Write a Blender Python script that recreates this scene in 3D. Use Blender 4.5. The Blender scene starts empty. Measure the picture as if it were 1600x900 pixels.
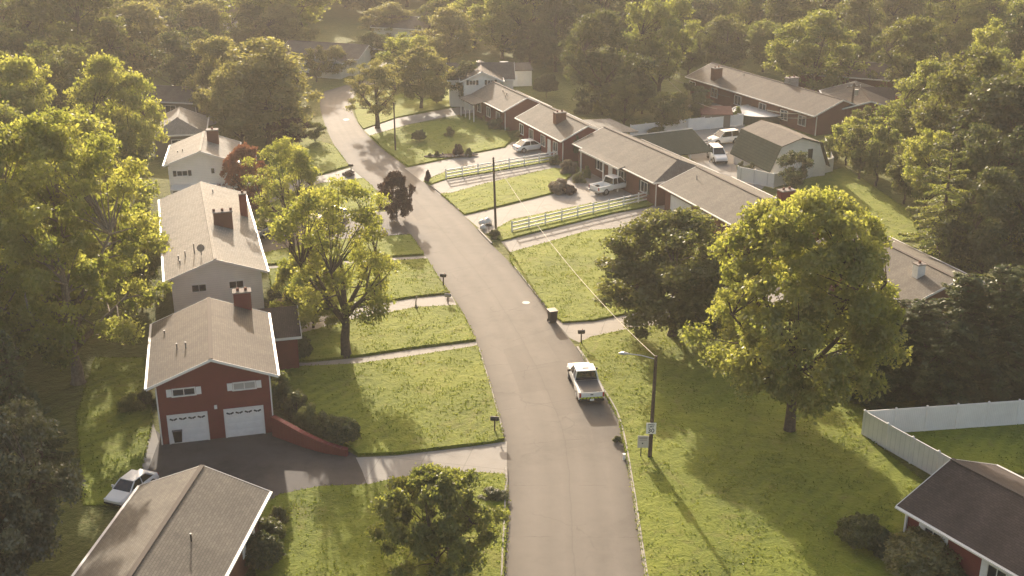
import bpy, math, random
import numpy as np
from mathutils import Vector, Matrix
R = math.radians
random.seed(7)
rng = np.random.default_rng(11)
scene = bpy.context.scene
COL = scene.collection

# ------------------------------------------------------------------ camera
CAM_H, PITCH, FOC = 41.0, R(21.4), 1850.0
cam = bpy.data.cameras.new('camera')
cam.sensor_width = 36; cam.lens = FOC / 1600 * 36; cam.clip_start = 0.5; cam.clip_end = 9000
camo = bpy.data.objects.new('camera', cam); COL.objects.link(camo)
camo.location = (0, 0, CAM_H); camo.rotation_euler = (math.pi / 2 - PITCH, 0, 0)
scene.camera = camo

# ------------------------------------------------------------------ sky, sun, exposure
SUN_EL, SUN_AZ = R(18.0), R(-12.5)          # azimuth from +Y towards +X
world = bpy.data.worlds.new('World'); scene.world = world; world.use_nodes = True
wn = world.node_tree; wn.nodes.clear()
sky = wn.nodes.new('ShaderNodeTexSky'); sky.sky_type = 'NISHITA'; sky.sun_disc = False
sky.sun_elevation = SUN_EL; sky.sun_rotation = SUN_AZ; sky.dust_density = 6.0; sky.air_density = 1.0; sky.ozone_density = 0.4
tint = wn.nodes.new('ShaderNodeMix'); tint.data_type = 'RGBA'; tint.blend_type = 'MULTIPLY'
tint.inputs[0].default_value = 1.0; tint.inputs[7].default_value = (1.0, 0.92, 0.84, 1)
bg = wn.nodes.new('ShaderNodeBackground'); bg.inputs[1].default_value = 0.15
wo = wn.nodes.new('ShaderNodeOutputWorld')
wn.links.new(sky.outputs[0], tint.inputs[6]); wn.links.new(tint.outputs[2], bg.inputs[0]); wn.links.new(bg.outputs[0], wo.inputs[0])
sl = bpy.data.lights.new('sun', 'SUN'); sl.energy = 3.9; sl.angle = R(0.6); sl.color = (1.0, 0.88, 0.73)
so = bpy.data.objects.new('sun', sl); COL.objects.link(so)
sd = Vector((math.sin(SUN_AZ) * math.cos(SUN_EL), math.cos(SUN_AZ) * math.cos(SUN_EL), math.sin(SUN_EL)))
so.rotation_euler = (-sd).to_track_quat('-Z', 'Y').to_euler(); so.location = (0, 0, 80)
scene.view_settings.view_transform = 'Standard'; scene.view_settings.look = 'None'
scene.view_settings.gamma = 1.0; scene.view_settings.use_curve_mapping = False
scene.view_settings.exposure = 1.16
scene.render.engine = 'CYCLES'
scene.cycles.max_bounces = 6; scene.cycles.volume_bounces = 0
scene.cycles.transparent_max_bounces = 8
HAZE_DENSITY = 0.00025

# ------------------------------------------------------------------ placement helpers (photograph pixel 1600x900 -> point on a level plane)
def W(px, py, h=0.0):
    u = (px - 800) / FOC; v = (py - 450) / FOC
    dy = math.cos(PITCH) - v * math.sin(PITCH); dz = -math.sin(PITCH) - v * math.cos(PITCH)
    t = (h - CAM_H) / dz
    return Vector((u * t, dy * t, h))
def height_at(y, py): return CAM_H - y * math.tan(PITCH + math.atan((py - 450) / FOC))
def depth_of(x, y, z): return y * math.cos(PITCH) - (z - CAM_H) * math.sin(PITCH)

# ------------------------------------------------------------------ materials
MATS = {}
def nodes_of(name):
    m = bpy.data.materials.new(name); m.use_nodes = True
    nt = m.node_tree; b = nt.nodes['Principled BSDF']; return m, nt, b
def mat(name, c, rough=0.8, metal=0.0, var=0.0, scale=4.0, bump=0.0, bscale=20.0, c2=None, spec=0.3, detail=6.0):
    if name in MATS: return MATS[name]
    m, nt, b = nodes_of(name)
    b.inputs['Roughness'].default_value = rough; b.inputs['Metallic'].default_value = metal
    b.inputs['Specular IOR Level'].default_value = spec
    b.inputs['Base Color'].default_value = (*c, 1)
    if var or c2 or bump:
        tc = nt.nodes.new('ShaderNodeTexCoord')
    if var or c2:
        n = nt.nodes.new('ShaderNodeTexNoise'); n.inputs['Scale'].default_value = scale; n.inputs['Detail'].default_value = detail
        n.inputs['Roughness'].default_value = 0.65
        nt.links.new(tc.outputs['Object'], n.inputs['Vector'])
        r = nt.nodes.new('ShaderNodeValToRGB'); r.color_ramp.elements[0].position = 0.32; r.color_ramp.elements[1].position = 0.68
        ca = c if c2 else tuple(x * (1 - var) for x in c); cb = c2 if c2 else tuple(min(1, x * (1 + var)) for x in c)
        r.color_ramp.elements[0].color = (*ca, 1); r.color_ramp.elements[1].color = (*cb, 1)
        nt.links.new(n.outputs['Fac'], r.inputs[0]); nt.links.new(r.outputs[0], b.inputs['Base Color'])
    if bump:
        n2 = nt.nodes.new('ShaderNodeTexNoise'); n2.inputs['Scale'].default_value = bscale; n2.inputs['Detail'].default_value = 4
        nt.links.new(tc.outputs['Object'], n2.inputs['Vector'])
        bp = nt.nodes.new('ShaderNodeBump'); bp.inputs['Distance'].default_value = bump
        nt.links.new(n2.outputs['Fac'], bp.inputs['Height']); nt.links.new(bp.outputs[0], b.inputs['Normal'])
    MATS[name] = m
    return m
def mathn(nt, op, a, b=None, v=None):
    n = nt.nodes.new('ShaderNodeMath'); n.operation = op
    nt.links.new(a, n.inputs[0])
    if b is not None: nt.links.new(b, n.inputs[1])
    if v is not None: n.inputs[1].default_value = v
    return n.outputs[0]
def noise(nt, vec, scale, detail=4, rough=0.6, dist=0.0):
    n = nt.nodes.new('ShaderNodeTexNoise'); n.inputs['Scale'].default_value = scale; n.inputs['Detail'].default_value = detail
    n.inputs['Roughness'].default_value = rough; n.inputs['Distortion'].default_value = dist
    if vec is not None: nt.links.new(vec, n.inputs['Vector'])
    return n.outputs['Fac']
def ramp(nt, fac, stops):
    r = nt.nodes.new('ShaderNodeValToRGB'); e = r.color_ramp.elements
    while len(e) < len(stops): e.new(0.5)
    for i, (p, c) in enumerate(stops): e[i].position = p; e[i].color = (*c, 1) if len(c) == 3 else c
    nt.links.new(fac, r.inputs[0]); return r.outputs[0]
def mixc(nt, fac, a, b, mode='MIX'):
    n = nt.nodes.new('ShaderNodeMix'); n.data_type = 'RGBA'; n.blend_type = mode
    if isinstance(fac, float): n.inputs[0].default_value = fac
    else: nt.links.new(fac, n.inputs[0])
    for k, x in ((6, a), (7, b)):
        if isinstance(x, tuple): n.inputs[k].default_value = (*x, 1)
        else: nt.links.new(x, n.inputs[k])
    return n.outputs[2]
def bumpn(nt, b, h, dist, strength=1.0):
    bp = nt.nodes.new('ShaderNodeBump'); bp.inputs['Distance'].default_value = dist; bp.inputs['Strength'].default_value = strength
    nt.links.new(h, bp.inputs['Height']); nt.links.new(bp.outputs[0], b.inputs['Normal'])

def grass_mat(name, c_lo, c_mid, c_hi, bump=0.25, dirt=0.0):
    m, nt, b = nodes_of(name); MATS[name] = m
    tc = nt.nodes.new('ShaderNodeTexCoord'); v = tc.outputs['Object']
    big = noise(nt, v, 0.11, 4, 0.55); mid = noise(nt, v, 0.9, 5, 0.65, 0.6); fine = noise(nt, v, 7.0, 5, 0.7)
    f = mathn(nt, 'ADD', mathn(nt, 'MULTIPLY', big, v=0.45), mathn(nt, 'ADD', mathn(nt, 'MULTIPLY', mid, v=0.33), mathn(nt, 'MULTIPLY', fine, v=0.22)))
    c = ramp(nt, f, [(0.38, c_lo), (0.50, c_mid), (0.62, c_hi)])
    # worn, dry spots
    dry = ramp(nt, noise(nt, v, 0.35, 6, 0.7, 1.0), [(0.54, (0, 0, 0)), (0.72, (1, 1, 1))])
    c = mixc(nt, mathn(nt, 'MULTIPLY', dry, v=0.65 + dirt), c, (0.155, 0.130, 0.045))
    wd = ramp(nt, noise(nt, v, 2.3, 4, 0.7, 1.5), [(0.64, (0, 0, 0)), (0.72, (1, 1, 1))])
    c = mixc(nt, mathn(nt, 'MULTIPLY', wd, v=0.45), c, tuple(x * 0.6 for x in c_lo))
    mpm = nt.nodes.new('ShaderNodeMapping'); mpm.inputs['Rotation'].default_value[2] = R(38); nt.links.new(v, mpm.inputs[0])
    wv = nt.nodes.new('ShaderNodeTexWave'); wv.inputs['Scale'].default_value = 0.30; wv.inputs['Distortion'].default_value = 2.5; wv.inputs['Detail'].default_value = 3; wv.inputs['Detail Scale'].default_value = 1.2
    nt.links.new(mpm.outputs[0], wv.inputs['Vector'])
    msk = ramp(nt, noise(nt, v, 0.05, 2), [(0.42, (0, 0, 0)), (0.6, (1, 1, 1))])
    c = mixc(nt, mathn(nt, 'MULTIPLY', mathn(nt, 'MULTIPLY', wv.outputs['Fac'], msk), v=0.30), c, tuple(x * 1.35 for x in c_hi))
    lit = nt.nodes.new('ShaderNodeTexVoronoi'); lit.inputs['Scale'].default_value = 1.6; nt.links.new(v, lit.inputs['Vector'])
    lf = ramp(nt, lit.outputs['Distance'], [(0.035, (1, 1, 1)), (0.06, (0, 0, 0))])
    c = mixc(nt, mathn(nt, 'MULTIPLY', lf, v=0.8), c, (0.24, 0.19, 0.07))
    nt.links.new(c, b.inputs['Base Color'])
    b.inputs['Roughness'].default_value = 0.9; b.inputs['Specular IOR Level'].default_value = 0.15
    b.inputs['Sheen Weight'].default_value = 0.25; b.inputs['Sheen Tint'].default_value = (0.8, 0.8, 0.3, 1)
    h = mathn(nt, 'ADD', mathn(nt, 'MULTIPLY', mid, v=1.0), mathn(nt, 'ADD', mathn(nt, 'MULTIPLY', noise(nt, v, 3.2, 3, 0.6, 0.8), v=0.5), mathn(nt, 'MULTIPLY', fine, v=0.22)))
    bumpn(nt, b, h, bump, 0.8)
    return m
M_GRASS = grass_mat('lawn_grass', (0.064, 0.092, 0.008), (0.118, 0.150, 0.010), (0.178, 0.200, 0.018), 0.16)
M_ROUGH = grass_mat('rough_grass', (0.045, 0.055, 0.014), (0.075, 0.085, 0.018), (0.10, 0.105, 0.024), 0.35, 0.2)

def paving_mat(name, c, joint=0.0, stain=0.35, crack=0.5, patch=None, rough=0.75):
    m, nt, b = nodes_of(name); MATS[name] = m
    tc = nt.nodes.new('ShaderNodeTexCoord'); v = tc.outputs['Object']
    big = noise(nt, v, 0.12, 5, 0.6, 0.5); mid = noise(nt, v, 0.8, 6, 0.7); fine = noise(nt, v, 22.0, 3, 0.6)
    f = mathn(nt, 'ADD', mathn(nt, 'MULTIPLY', big, v=0.45), mathn(nt, 'ADD', mathn(nt, 'MULTIPLY', mid, v=0.30), mathn(nt, 'MULTIPLY', fine, v=0.25)))
    col = ramp(nt, f, [(0.36, tuple(x * (1 - stain * 0.6) for x in c)), (0.50, c), (0.64, tuple(x * (1 + stain * 0.3) for x in c))])
    if crack:
        vo = nt.nodes.new('ShaderNodeTexVoronoi'); vo.feature = 'DISTANCE_TO_EDGE'; vo.inputs['Scale'].default_value = 0.16
        mp = nt.nodes.new('ShaderNodeVectorMath'); mp.operation = 'ADD'
        nz = nt.nodes.new('ShaderNodeTexNoise'); nz.inputs['Scale'].default_value = 0.5; nz.inputs['Detail'].default_value = 5
        nt.links.new(v, nz.inputs['Vector']); nt.links.new(v, mp.inputs[0])
        sc = nt.nodes.new('ShaderNodeVectorMath'); sc.operation = 'SCALE'; sc.inputs['Scale'].default_value = 2.2
        nt.links.new(nz.outputs['Color'], sc.inputs[0]); nt.links.new(sc.outputs[0], mp.inputs[1])
        nt.links.new(mp.outputs[0], vo.inputs['Vector'])
        cr = ramp(nt, vo.outputs['Distance'], [(0.0, (1, 1, 1)), (0.012, (0, 0, 0))])
        brk = ramp(nt, noise(nt, v, 0.25, 3), [(0.45, (0, 0, 0)), (0.6, (1, 1, 1))])
        k = mathn(nt, 'MULTIPLY', mathn(nt, 'MULTIPLY', cr, brk), v=crack)
        col = mixc(nt, k, col, tuple(x * 0.5 for x in c))
    if joint:
        wv = nt.nodes.new('ShaderNodeTexBrick'); wv.inputs['Scale'].default_value = 1.0
        wv.inputs['Brick Width'].default_value = joint; wv.inputs['Row Height'].default_value = joint; wv.offset = 0.0
        wv.inputs['Mortar Size'].default_value = 0.012 * joint; wv.inputs['Color1'].default_value = (0, 0, 0, 1); wv.inputs['Color2'].default_value = (0, 0, 0, 1); wv.inputs['Mortar'].default_value = (1, 1, 1, 1)
        mpp = nt.nodes.new('ShaderNodeMapping'); mpp.inputs['Rotation'].default_value[2] = R(12)
        nt.links.new(v, mpp.inputs[0]); nt.links.new(mpp.outputs[0], wv.inputs['Vector'])
        col = mixc(nt, mathn(nt, 'MULTIPLY', wv.outputs['Color'], v=0.4), col, tuple(x * 0.5 for x in c))
    nt.links.new(col, b.inputs['Base Color']); b.inputs['Roughness'].default_value = rough; b.inputs['Specular IOR Level'].default_value = 0.12
    bumpn(nt, b, fine, 0.01, 0.5)
    return m
M_ROAD = paving_mat('road_surface', (0.185, 0.165, 0.140), stain=0.38, crack=0.42, rough=0.8)
def road_detail(m):
    nt = m.node_tree; b = nt.nodes['Principled BSDF']; src = b.inputs['Base Color'].links[0].from_socket
    uv = nt.nodes.new('ShaderNodeUVMap'); uv.uv_map = 'lane'; sp = nt.nodes.new('ShaderNodeSeparateXYZ'); nt.links.new(uv.outputs[0], sp.inputs[0])
    tc = nt.nodes.new('ShaderNodeTexCoord'); nz = noise(nt, tc.outputs['Object'], 0.35, 5, 0.7); n2 = noise(nt, tc.outputs['Object'], 1.6, 5, 0.7)
    u = mathn(nt, 'ADD', sp.outputs[0], mathn(nt, 'MULTIPLY', mathn(nt, 'SUBTRACT', nz, v=0.5), v=0.05))
    # worn wheel tracks, pale centre seam, dirty gutters
    lane = ramp(nt, u, [(0.0, (0.70,) * 3), (0.045, (0.86,) * 3), (0.13, (1.0,) * 3), (0.22, (1.07,) * 3), (0.34, (0.97,) * 3), (0.44, (1.05,) * 3), (0.497, (0.97,) * 3), (0.502, (0.80,) * 3), (0.507, (0.99,) * 3), (0.60, (1.05,) * 3), (0.72, (0.95,) * 3), (0.82, (1.06,) * 3), (0.90, (0.93,) * 3), (0.96, (0.82,) * 3), (1.0, (0.68,) * 3)])
    c = mixc(nt, 1.0, src, lane, 'MULTIPLY')
    # slab joints across the lane
    vv = mathn(nt, 'ADD', sp.outputs[1], mathn(nt, 'MULTIPLY', n2, v=0.35))
    jt = ramp(nt, mathn(nt, 'FRACT', mathn(nt, 'MULTIPLY', vv, v=1 / 6.1)), [(0.0, (0, 0, 0)), (0.985, (0, 0, 0)), (0.992, (1, 1, 1)), (1.0, (0, 0, 0))])
    br = ramp(nt, noise(nt, tc.outputs['Object'], 0.5, 2), [(0.42, (0, 0, 0)), (0.58, (1, 1, 1))])
    c = mixc(nt, mathn(nt, 'MULTIPLY', mathn(nt, 'MULTIPLY', jt, br), v=0.6), c, (0.085, 0.072, 0.06))
    # repair patches
    bk = nt.nodes.new('ShaderNodeTexBrick'); bk.inputs['Scale'].default_value = 1; bk.inputs['Brick Width'].default_value = 9.0; bk.inputs['Row Height'].default_value = 0.25; bk.inputs['Mortar Size'].default_value = 0.0
    bk.inputs['Color1'].default_value = (0, 0, 0, 1); bk.inputs['Color2'].default_value = (1, 1, 1, 1); bk.inputs['Bias'].default_value = 0.0
    cb = nt.nodes.new('ShaderNodeCombineXYZ'); nt.links.new(sp.outputs[1], cb.inputs[0]); nt.links.new(sp.outputs[0], cb.inputs[1]); nt.links.new(cb.outputs[0], bk.inputs['Vector'])
    pt = ramp(nt, bk.outputs['Color'], [(0.80, (0, 0, 0)), (0.86, (1, 1, 1))])
    c = mixc(nt, mathn(nt, 'MULTIPLY', pt, v=0.22), c, (0.12, 0.104, 0.09))
    # drips of oil
    oil = ramp(nt, noise(nt, tc.outputs['Object'], 0.9, 6, 0.75, 0.6), [(0.66, (0, 0, 0)), (0.76, (1, 1, 1))])
    c = mixc(nt, mathn(nt, 'MULTIPLY', oil, v=0.35), c, (0.10, 0.085, 0.07))
    nt.links.new(c, b.inputs['Base Color'])
road_detail(M_ROAD)
M_CONC = paving_mat('drive_concrete', (0.31, 0.285, 0.25), joint=3.0, stain=0.35, crack=0.35)
M_ASPH = paving_mat('drive_asphalt', (0.085, 0.075, 0.068), stain=0.8, crack=0.3)
M_KERB = mat('kerb_concrete', (0.34, 0.31, 0.27), 0.85, var=0.25, scale=3)

def brick_mat(name, c, c2, mortar, sx=0.22, sy=0.075):
    m, nt, b = nodes_of(name); MATS[name] = m
    tc = nt.nodes.new('ShaderNodeTexCoord')
    # walls are upright: use (x+y, z)
    sp = nt.nodes.new('ShaderNodeSeparateXYZ'); nt.links.new(tc.outputs['Object'], sp.inputs[0])
    cb = nt.nodes.new('ShaderNodeCombineXYZ'); nt.links.new(mathn(nt, 'ADD', sp.outputs[0], sp.outputs[1]), cb.inputs[0]); nt.links.new(sp.outputs[2], cb.inputs[1])
    br = nt.nodes.new('ShaderNodeTexBrick'); br.inputs['Scale'].default_value = 1.0; br.inputs['Brick Width'].default_value = sx; br.inputs['Row Height'].default_value = sy
    br.inputs['Mortar Size'].default_value = 0.009; br.inputs['Color1'].default_value = (*c, 1); br.inputs['Color2'].default_value = (*c2, 1); br.inputs['Mortar'].default_value = (*mortar, 1)
    nt.links.new(cb.outputs[0], br.inputs['Vector'])
    n = noise(nt, tc.outputs['Object'], 0.9, 5, 0.65)
    col = mixc(nt, 0.55, br.outputs['Color'], ramp(nt, n, [(0.3, tuple(x * 0.7 for x in c)), (0.7, tuple(x * 1.25 for x in c2))]))
    nt.links.new(col, b.inputs['Base Color']); b.inputs['Roughness'].default_value = 0.9; b.inputs['Specular IOR Level'].default_value = 0.15
    bumpn(nt, b, br.outputs['Fac'], 0.004, -0.6)
    return m
M_BRICK = brick_mat('red_brick', (0.20, 0.046, 0.038), (0.155, 0.036, 0.032), (0.19, 0.09, 0.075))
M_BRICK2 = brick_mat('brown_brick', (0.20, 0.085, 0.055), (0.15, 0.06, 0.042), (0.22, 0.16, 0.12))

def shingle_mat(name, c, var=0.25):
    m, nt, b = nodes_of(name); MATS[name] = m
    tc = nt.nodes.new('ShaderNodeTexCoord'); sp = nt.nodes.new('ShaderNodeSeparateXYZ'); nt.links.new(tc.outputs['Object'], sp.inputs[0])
    cb = nt.nodes.new('ShaderNodeCombineXYZ'); nt.links.new(sp.outputs[1], cb.inputs[0]); nt.links.new(sp.outputs[0], cb.inputs[1])
    br = nt.nodes.new('ShaderNodeTexBrick'); br.inputs['Scale'].default_value = 1.0; br.inputs['Brick Width'].default_value = 0.33; br.inputs['Row Height'].default_value = 0.15
    br.inputs['Mortar Size'].default_value = 0.012
    br.inputs['Color1'].default_value = (*tuple(x * 1.12 for x in c), 1); br.inputs['Color2'].default_value = (*tuple(x * 0.86 for x in c), 1); br.inputs['Mortar'].default_value = (*tuple(x * 0.55 for x in c), 1)
    nt.links.new(cb.outputs[0], br.inputs['Vector'])
    mp = nt.nodes.new('ShaderNodeMapping'); mp.inputs['Scale'].default_value = (0.5, 1.4, 1); nt.links.new(tc.outputs['Object'], mp.inputs[0])
    f = mathn(nt, 'ADD', mathn(nt, 'MULTIPLY', noise(nt, mp.outputs[0], 0.5, 5, 0.6), v=0.6), mathn(nt, 'MULTIPLY', noise(nt, tc.outputs['Object'], 14, 4, 0.75), v=0.4))
    col = mixc(nt, 0.9, br.outputs['Color'], ramp(nt, f, [(0.34, (1 - var,) * 3), (0.66, (1 + var,) * 3)]), 'MULTIPLY')
    nt.links.new(col, b.inputs['Base Color']); b.inputs['Roughness'].default_value = 0.85; b.inputs['Specular IOR Level'].default_value = 0.25
    bumpn(nt, b, f, 0.02, 0.4)
    return m
M_SH_TAN = shingle_mat('tan_shingles', (0.155, 0.138, 0.112))
M_SH_PALE = shingle_mat('pale_shingles', (0.26, 0.235, 0.195), 0.18)
M_SH_BROWN = shingle_mat('brown_shingles', (0.135, 0.114, 0.092))
M_SH_DARK = shingle_mat('dark_shingles', (0.075, 0.058, 0.050), 0.35)
M_SH_GREEN = shingle_mat('green_shingles', (0.050, 0.066, 0.044), 0.2)

def siding_mat(name, c, pitch=0.2, vertical=False):
    m, nt, b = nodes_of(name); MATS[name] = m
    tc = nt.nodes.new('ShaderNodeTexCoord'); sp = nt.nodes.new('ShaderNodeSeparateXYZ'); nt.links.new(tc.outputs['Object'], sp.inputs[0])
    s = mathn(nt, 'ADD', sp.outputs[0], sp.outputs[1]) if vertical else sp.outputs[2]
    fr = mathn(nt, 'FRACT', mathn(nt, 'MULTIPLY', s, v=1 / pitch))
    ln = ramp(nt, fr, [(0.0, (0.62,) * 3), (0.10, (1, 1, 1))])
    n = ramp(nt, noise(nt, tc.outputs['Object'], 0.7, 5, 0.65), [(0.3, tuple(x * 0.86 for x in c)), (0.7, c)])
    nt.links.new(mixc(nt, 1.0, n, ln, 'MULTIPLY'), b.inputs['Base Color']); b.inputs['Roughness'].default_value = 0.6
    return m
M_SIDING = siding_mat('cream_siding', (0.82, 0.79, 0.72))
M_SIDING_W = siding_mat('white_siding', (0.84, 0.80, 0.72))
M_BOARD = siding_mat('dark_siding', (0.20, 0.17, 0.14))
M_VINYL = siding_mat('white_vinyl_fence', (0.84, 0.82, 0.78), 0.16, True)
M_WHITE = mat('white_paint', (0.78, 0.76, 0.72), 0.5, var=0.06, scale=2)
M_TRIM = mat('white_trim', (0.76, 0.73, 0.68), 0.5)
M_RIDGE = mat('ridge_cap', (0.11, 0.09, 0.075), 0.9)
M_WOODPOLE = mat('weathered_pole_wood', (0.075, 0.055, 0.042), 0.9, var=0.3, scale=6)
M_METAL = mat('galvanised_metal', (0.45, 0.45, 0.44), 0.4, metal=0.7)
M_DARKM = mat('dark_metal', (0.03, 0.03, 0.03), 0.5)
M_GLASS = mat('window_glass', (0.03, 0.035, 0.04), 0.08, spec=0.6)
M_BLIND = mat('window_blind', (0.38, 0.36, 0.33), 0.7)
M_SHUT = mat('dark_shutter', (0.03, 0.028, 0.028), 0.6)
M_BRONZE = mat('brown_shutter', (0.12, 0.045, 0.03), 0.7)
M_CAR_W = mat('white_car_paint', (0.78, 0.77, 0.74), 0.22, spec=0.5)
M_CAR_S = mat('silver_car_paint', (0.42, 0.42, 0.42), 0.25, metal=0.5)
M_CAR_D = mat('dark_car_paint', (0.06, 0.06, 0.07), 0.25)
M_CGLASS = mat('car_glass', (0.012, 0.014, 0.016), 0.06, spec=0.7)
M_TYRE = mat('tyre_rubber', (0.02, 0.02, 0.02), 0.85)
M_RIM = mat('wheel_rim', (0.4, 0.4, 0.4), 0.35, metal=0.8)
M_RED = mat('red_lens', (0.35, 0.02, 0.015), 0.3)
M_LENS = mat('clear_lens', (0.7, 0.7, 0.68), 0.15)
M_BLACKPL = mat('black_plastic', (0.018, 0.018, 0.018), 0.5)
M_BARK = mat('tree_bark', (0.085, 0.066, 0.050), 0.95, var=0.35, scale=5, bump=0.03, bscale=9)
M_BARK_L = mat('pale_tree_bark', (0.20, 0.165, 0.125), 0.95, var=0.3, scale=4, bump=0.03, bscale=9)
M_STONE = mat('garden_stone', (0.30, 0.27, 0.24), 0.9, var=0.3, scale=5)
M_MULCH = mat('bark_mulch', (0.07, 0.045, 0.032), 0.95, var=0.4, scale=10)
M_WIRE = mat('wire_sheath', (0.55, 0.50, 0.40), 0.5)
M_WIRE_D = mat('dark_wire', (0.30, 0.27, 0.23), 0.5)

def leaf_mat(name, c, c2, trans=0.45, ty=1.25, gloss=0.035):
    m = bpy.data.materials.new(name); m.use_nodes = True; MATS[name] = m
    nt = m.node_tree; nt.nodes.clear()
    at = nt.nodes.new('ShaderNodeAttribute'); at.attribute_name = 'tone'
    tc = nt.nodes.new('ShaderNodeTexCoord')
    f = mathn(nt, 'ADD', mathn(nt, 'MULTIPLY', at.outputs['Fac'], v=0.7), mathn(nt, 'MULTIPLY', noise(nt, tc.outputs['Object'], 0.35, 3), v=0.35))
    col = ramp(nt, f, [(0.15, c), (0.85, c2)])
    d = nt.nodes.new('ShaderNodeBsdfDiffuse'); t = nt.nodes.new('ShaderNodeBsdfTranslucent'); g = nt.nodes.new('ShaderNodeBsdfGlossy')
    g.inputs['Roughness'].default_value = 0.45; g.inputs['Color'].default_value = (1, 1, 1, 1)
    nt.links.new(col, d.inputs[0])
    tcx = mixc(nt, 1.0, col, (1.22 * ty, 1.22 * ty, 0.85), 'MULTIPLY'); nt.links.new(tcx, t.inputs[0])
    mx = nt.nodes.new('ShaderNodeMixShader'); mx.inputs[0].default_value = trans
    nt.links.new(d.outputs[0], mx.inputs[1]); nt.links.new(t.outputs[0], mx.inputs[2])
    m2 = nt.nodes.new('ShaderNodeMixShader'); m2.inputs[0].default_value = gloss
    nt.links.new(mx.outputs[0], m2.inputs[1]); nt.links.new(g.outputs[0], m2.inputs[2])
    o = nt.nodes.new('ShaderNodeOutputMaterial'); nt.links.new(m2.outputs[0], o.inputs[0])
    return m
L_YEL = leaf_mat('yellow_green_leaves', (0.145, 0.172, 0.040), (0.29, 0.29, 0.095), 0.62)
L_MID = leaf_mat('green_leaves', (0.105, 0.130, 0.038), (0.225, 0.235, 0.075), 0.54)
L_OLIVE = leaf_mat('olive_leaves', (0.070, 0.085, 0.026), (0.155, 0.160, 0.055), 0.48)
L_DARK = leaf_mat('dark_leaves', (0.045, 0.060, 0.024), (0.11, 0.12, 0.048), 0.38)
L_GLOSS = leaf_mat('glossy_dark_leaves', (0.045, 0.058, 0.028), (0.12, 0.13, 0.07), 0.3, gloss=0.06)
L_PINE = leaf_mat('evergreen_needles', (0.036, 0.055, 0.020), (0.11, 0.13, 0.045), 0.3)
L_PURP = leaf_mat('purple_leaves', (0.040, 0.020, 0.018), (0.085, 0.042, 0.032), 0.3, 1.0)
L_RUST = leaf_mat('rust_leaves', (0.20, 0.075, 0.045), (0.32, 0.135, 0.075), 0.4, 1.0)
L_BROWN = leaf_mat('brown_olive_leaves', (0.135, 0.130, 0.055), (0.26, 0.245, 0.105), 0.50)
L_PINK = leaf_mat('grey_pink_leaves', (0.16, 0.12, 0.09), (0.27, 0.22, 0.16), 0.3)

# ------------------------------------------------------------------ mesh helpers
class MB:
    def __init__(s): s.v = []; s.f = []; s.mi = []; s.cur = 0
    def add(s, vs, fs):
        o = len(s.v); s.v += [tuple(p) for p in vs]; s.f += [tuple(i + o for i in f) for f in fs]; s.mi += [s.cur] * len(fs); return s
    def box(s, c, d, rz=0.0, M=None):
        x, y, z = (k / 2 for k in d)
        vs = [Vector((a * x, b * y, e * z)) for a in (-1, 1) for b in (-1, 1) for e in (-1, 1)]
        m = M if M is not None else Matrix.Rotation(rz, 3, 'Z')
        vs = [m @ p + Vector(c) for p in vs]
        return s.add(vs, [(0, 1, 3, 2), (4, 6, 7, 5), (0, 4, 5, 1), (2, 3, 7, 6), (0, 2, 6, 4), (1, 5, 7, 3)])
    def beam(s, a, b, w, h):
        a = Vector(a); b = Vector(b); d = (b - a); L = d.length; q = d.to_track_quat('Y', 'Z').to_matrix()
        return s.box((a + b) / 2, (w, L, h), M=q)
    def prism(s, pts, z0, z1):
        n = len(pts)
        if sum(pts[i][0] * pts[(i + 1) % n][1] - pts[(i + 1) % n][0] * pts[i][1] for i in range(n)) < 0: pts = pts[::-1]
        vs = [(p[0], p[1], z0) for p in pts] + [(p[0], p[1], z1) for p in pts]
        fs = [tuple(range(n - 1, -1, -1)), tuple(range(n, 2 * n))] + [(i, (i + 1) % n, n + (i + 1) % n, n + i) for i in range(n)]
        return s.add(vs, fs)
    def tube(s, pts, rad, n=8, cap=True):
        pts = [Vector(p) for p in pts]
        if not hasattr(rad, '__len__'): rad = [rad] * len(pts)
        vs = []
        for i, p in enumerate(pts):
            d = (pts[min(i + 1, len(pts) - 1)] - pts[max(i - 1, 0)]).normalized()
            a = d.orthogonal() if abs(d.z) > 0.9 else d.cross(Vector((0, 0, 1)))
            if abs(d.z) > 0.9: a = Vector((0, 1, 0)).cross(d)
            a.normalize(); b = d.cross(a).normalized()
            for k in range(n):
                t = 2 * math.pi * k / n; vs.append(p + (a * math.cos(t) + b * math.sin(t)) * rad[i])
        fs = [(i * n + k, i * n + (k + 1) % n, (i + 1) * n + (k + 1) % n, (i + 1) * n + k) for i in range(len(pts) - 1) for k in range(n)]
        if cap: fs += [tuple(range(n - 1, -1, -1)), tuple(range((len(pts) - 1) * n, len(pts) * n))]
        return s.add(vs, fs)
    def cyl(s, c, r, h, axis='Z', n=16, r2=None):
        ax = {'X': Vector((1, 0, 0)), 'Y': Vector((0, 1, 0)), 'Z': Vector((0, 0, 1))}[axis]
        return s.tube([Vector(c) - ax * h / 2, Vector(c) + ax * h / 2], [r, r2 if r2 is not None else r], n)
    def build(s, name, mats, parent=None, smooth=False, bevel=0.0):
        me = bpy.data.meshes.new(name); me.from_pydata(s.v, [], s.f); me.update()
        if not isinstance(mats, (list, tuple)): mats = [mats]
        for m in mats: me.materials.append(m)
        if len(mats) > 1: me.polygons.foreach_set('material_index', s.mi)
        if smooth: me.polygons.foreach_set('use_smooth', [True] * len(me.polygons))
        o = bpy.data.objects.new(name, me); COL.objects.link(o)
        if parent: o.parent = parent
        if bevel:
            b = o.modifiers.new('bevel', 'BEVEL'); b.width = bevel; b.segments = 2; b.limit_method = 'ANGLE'
        return o
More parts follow.
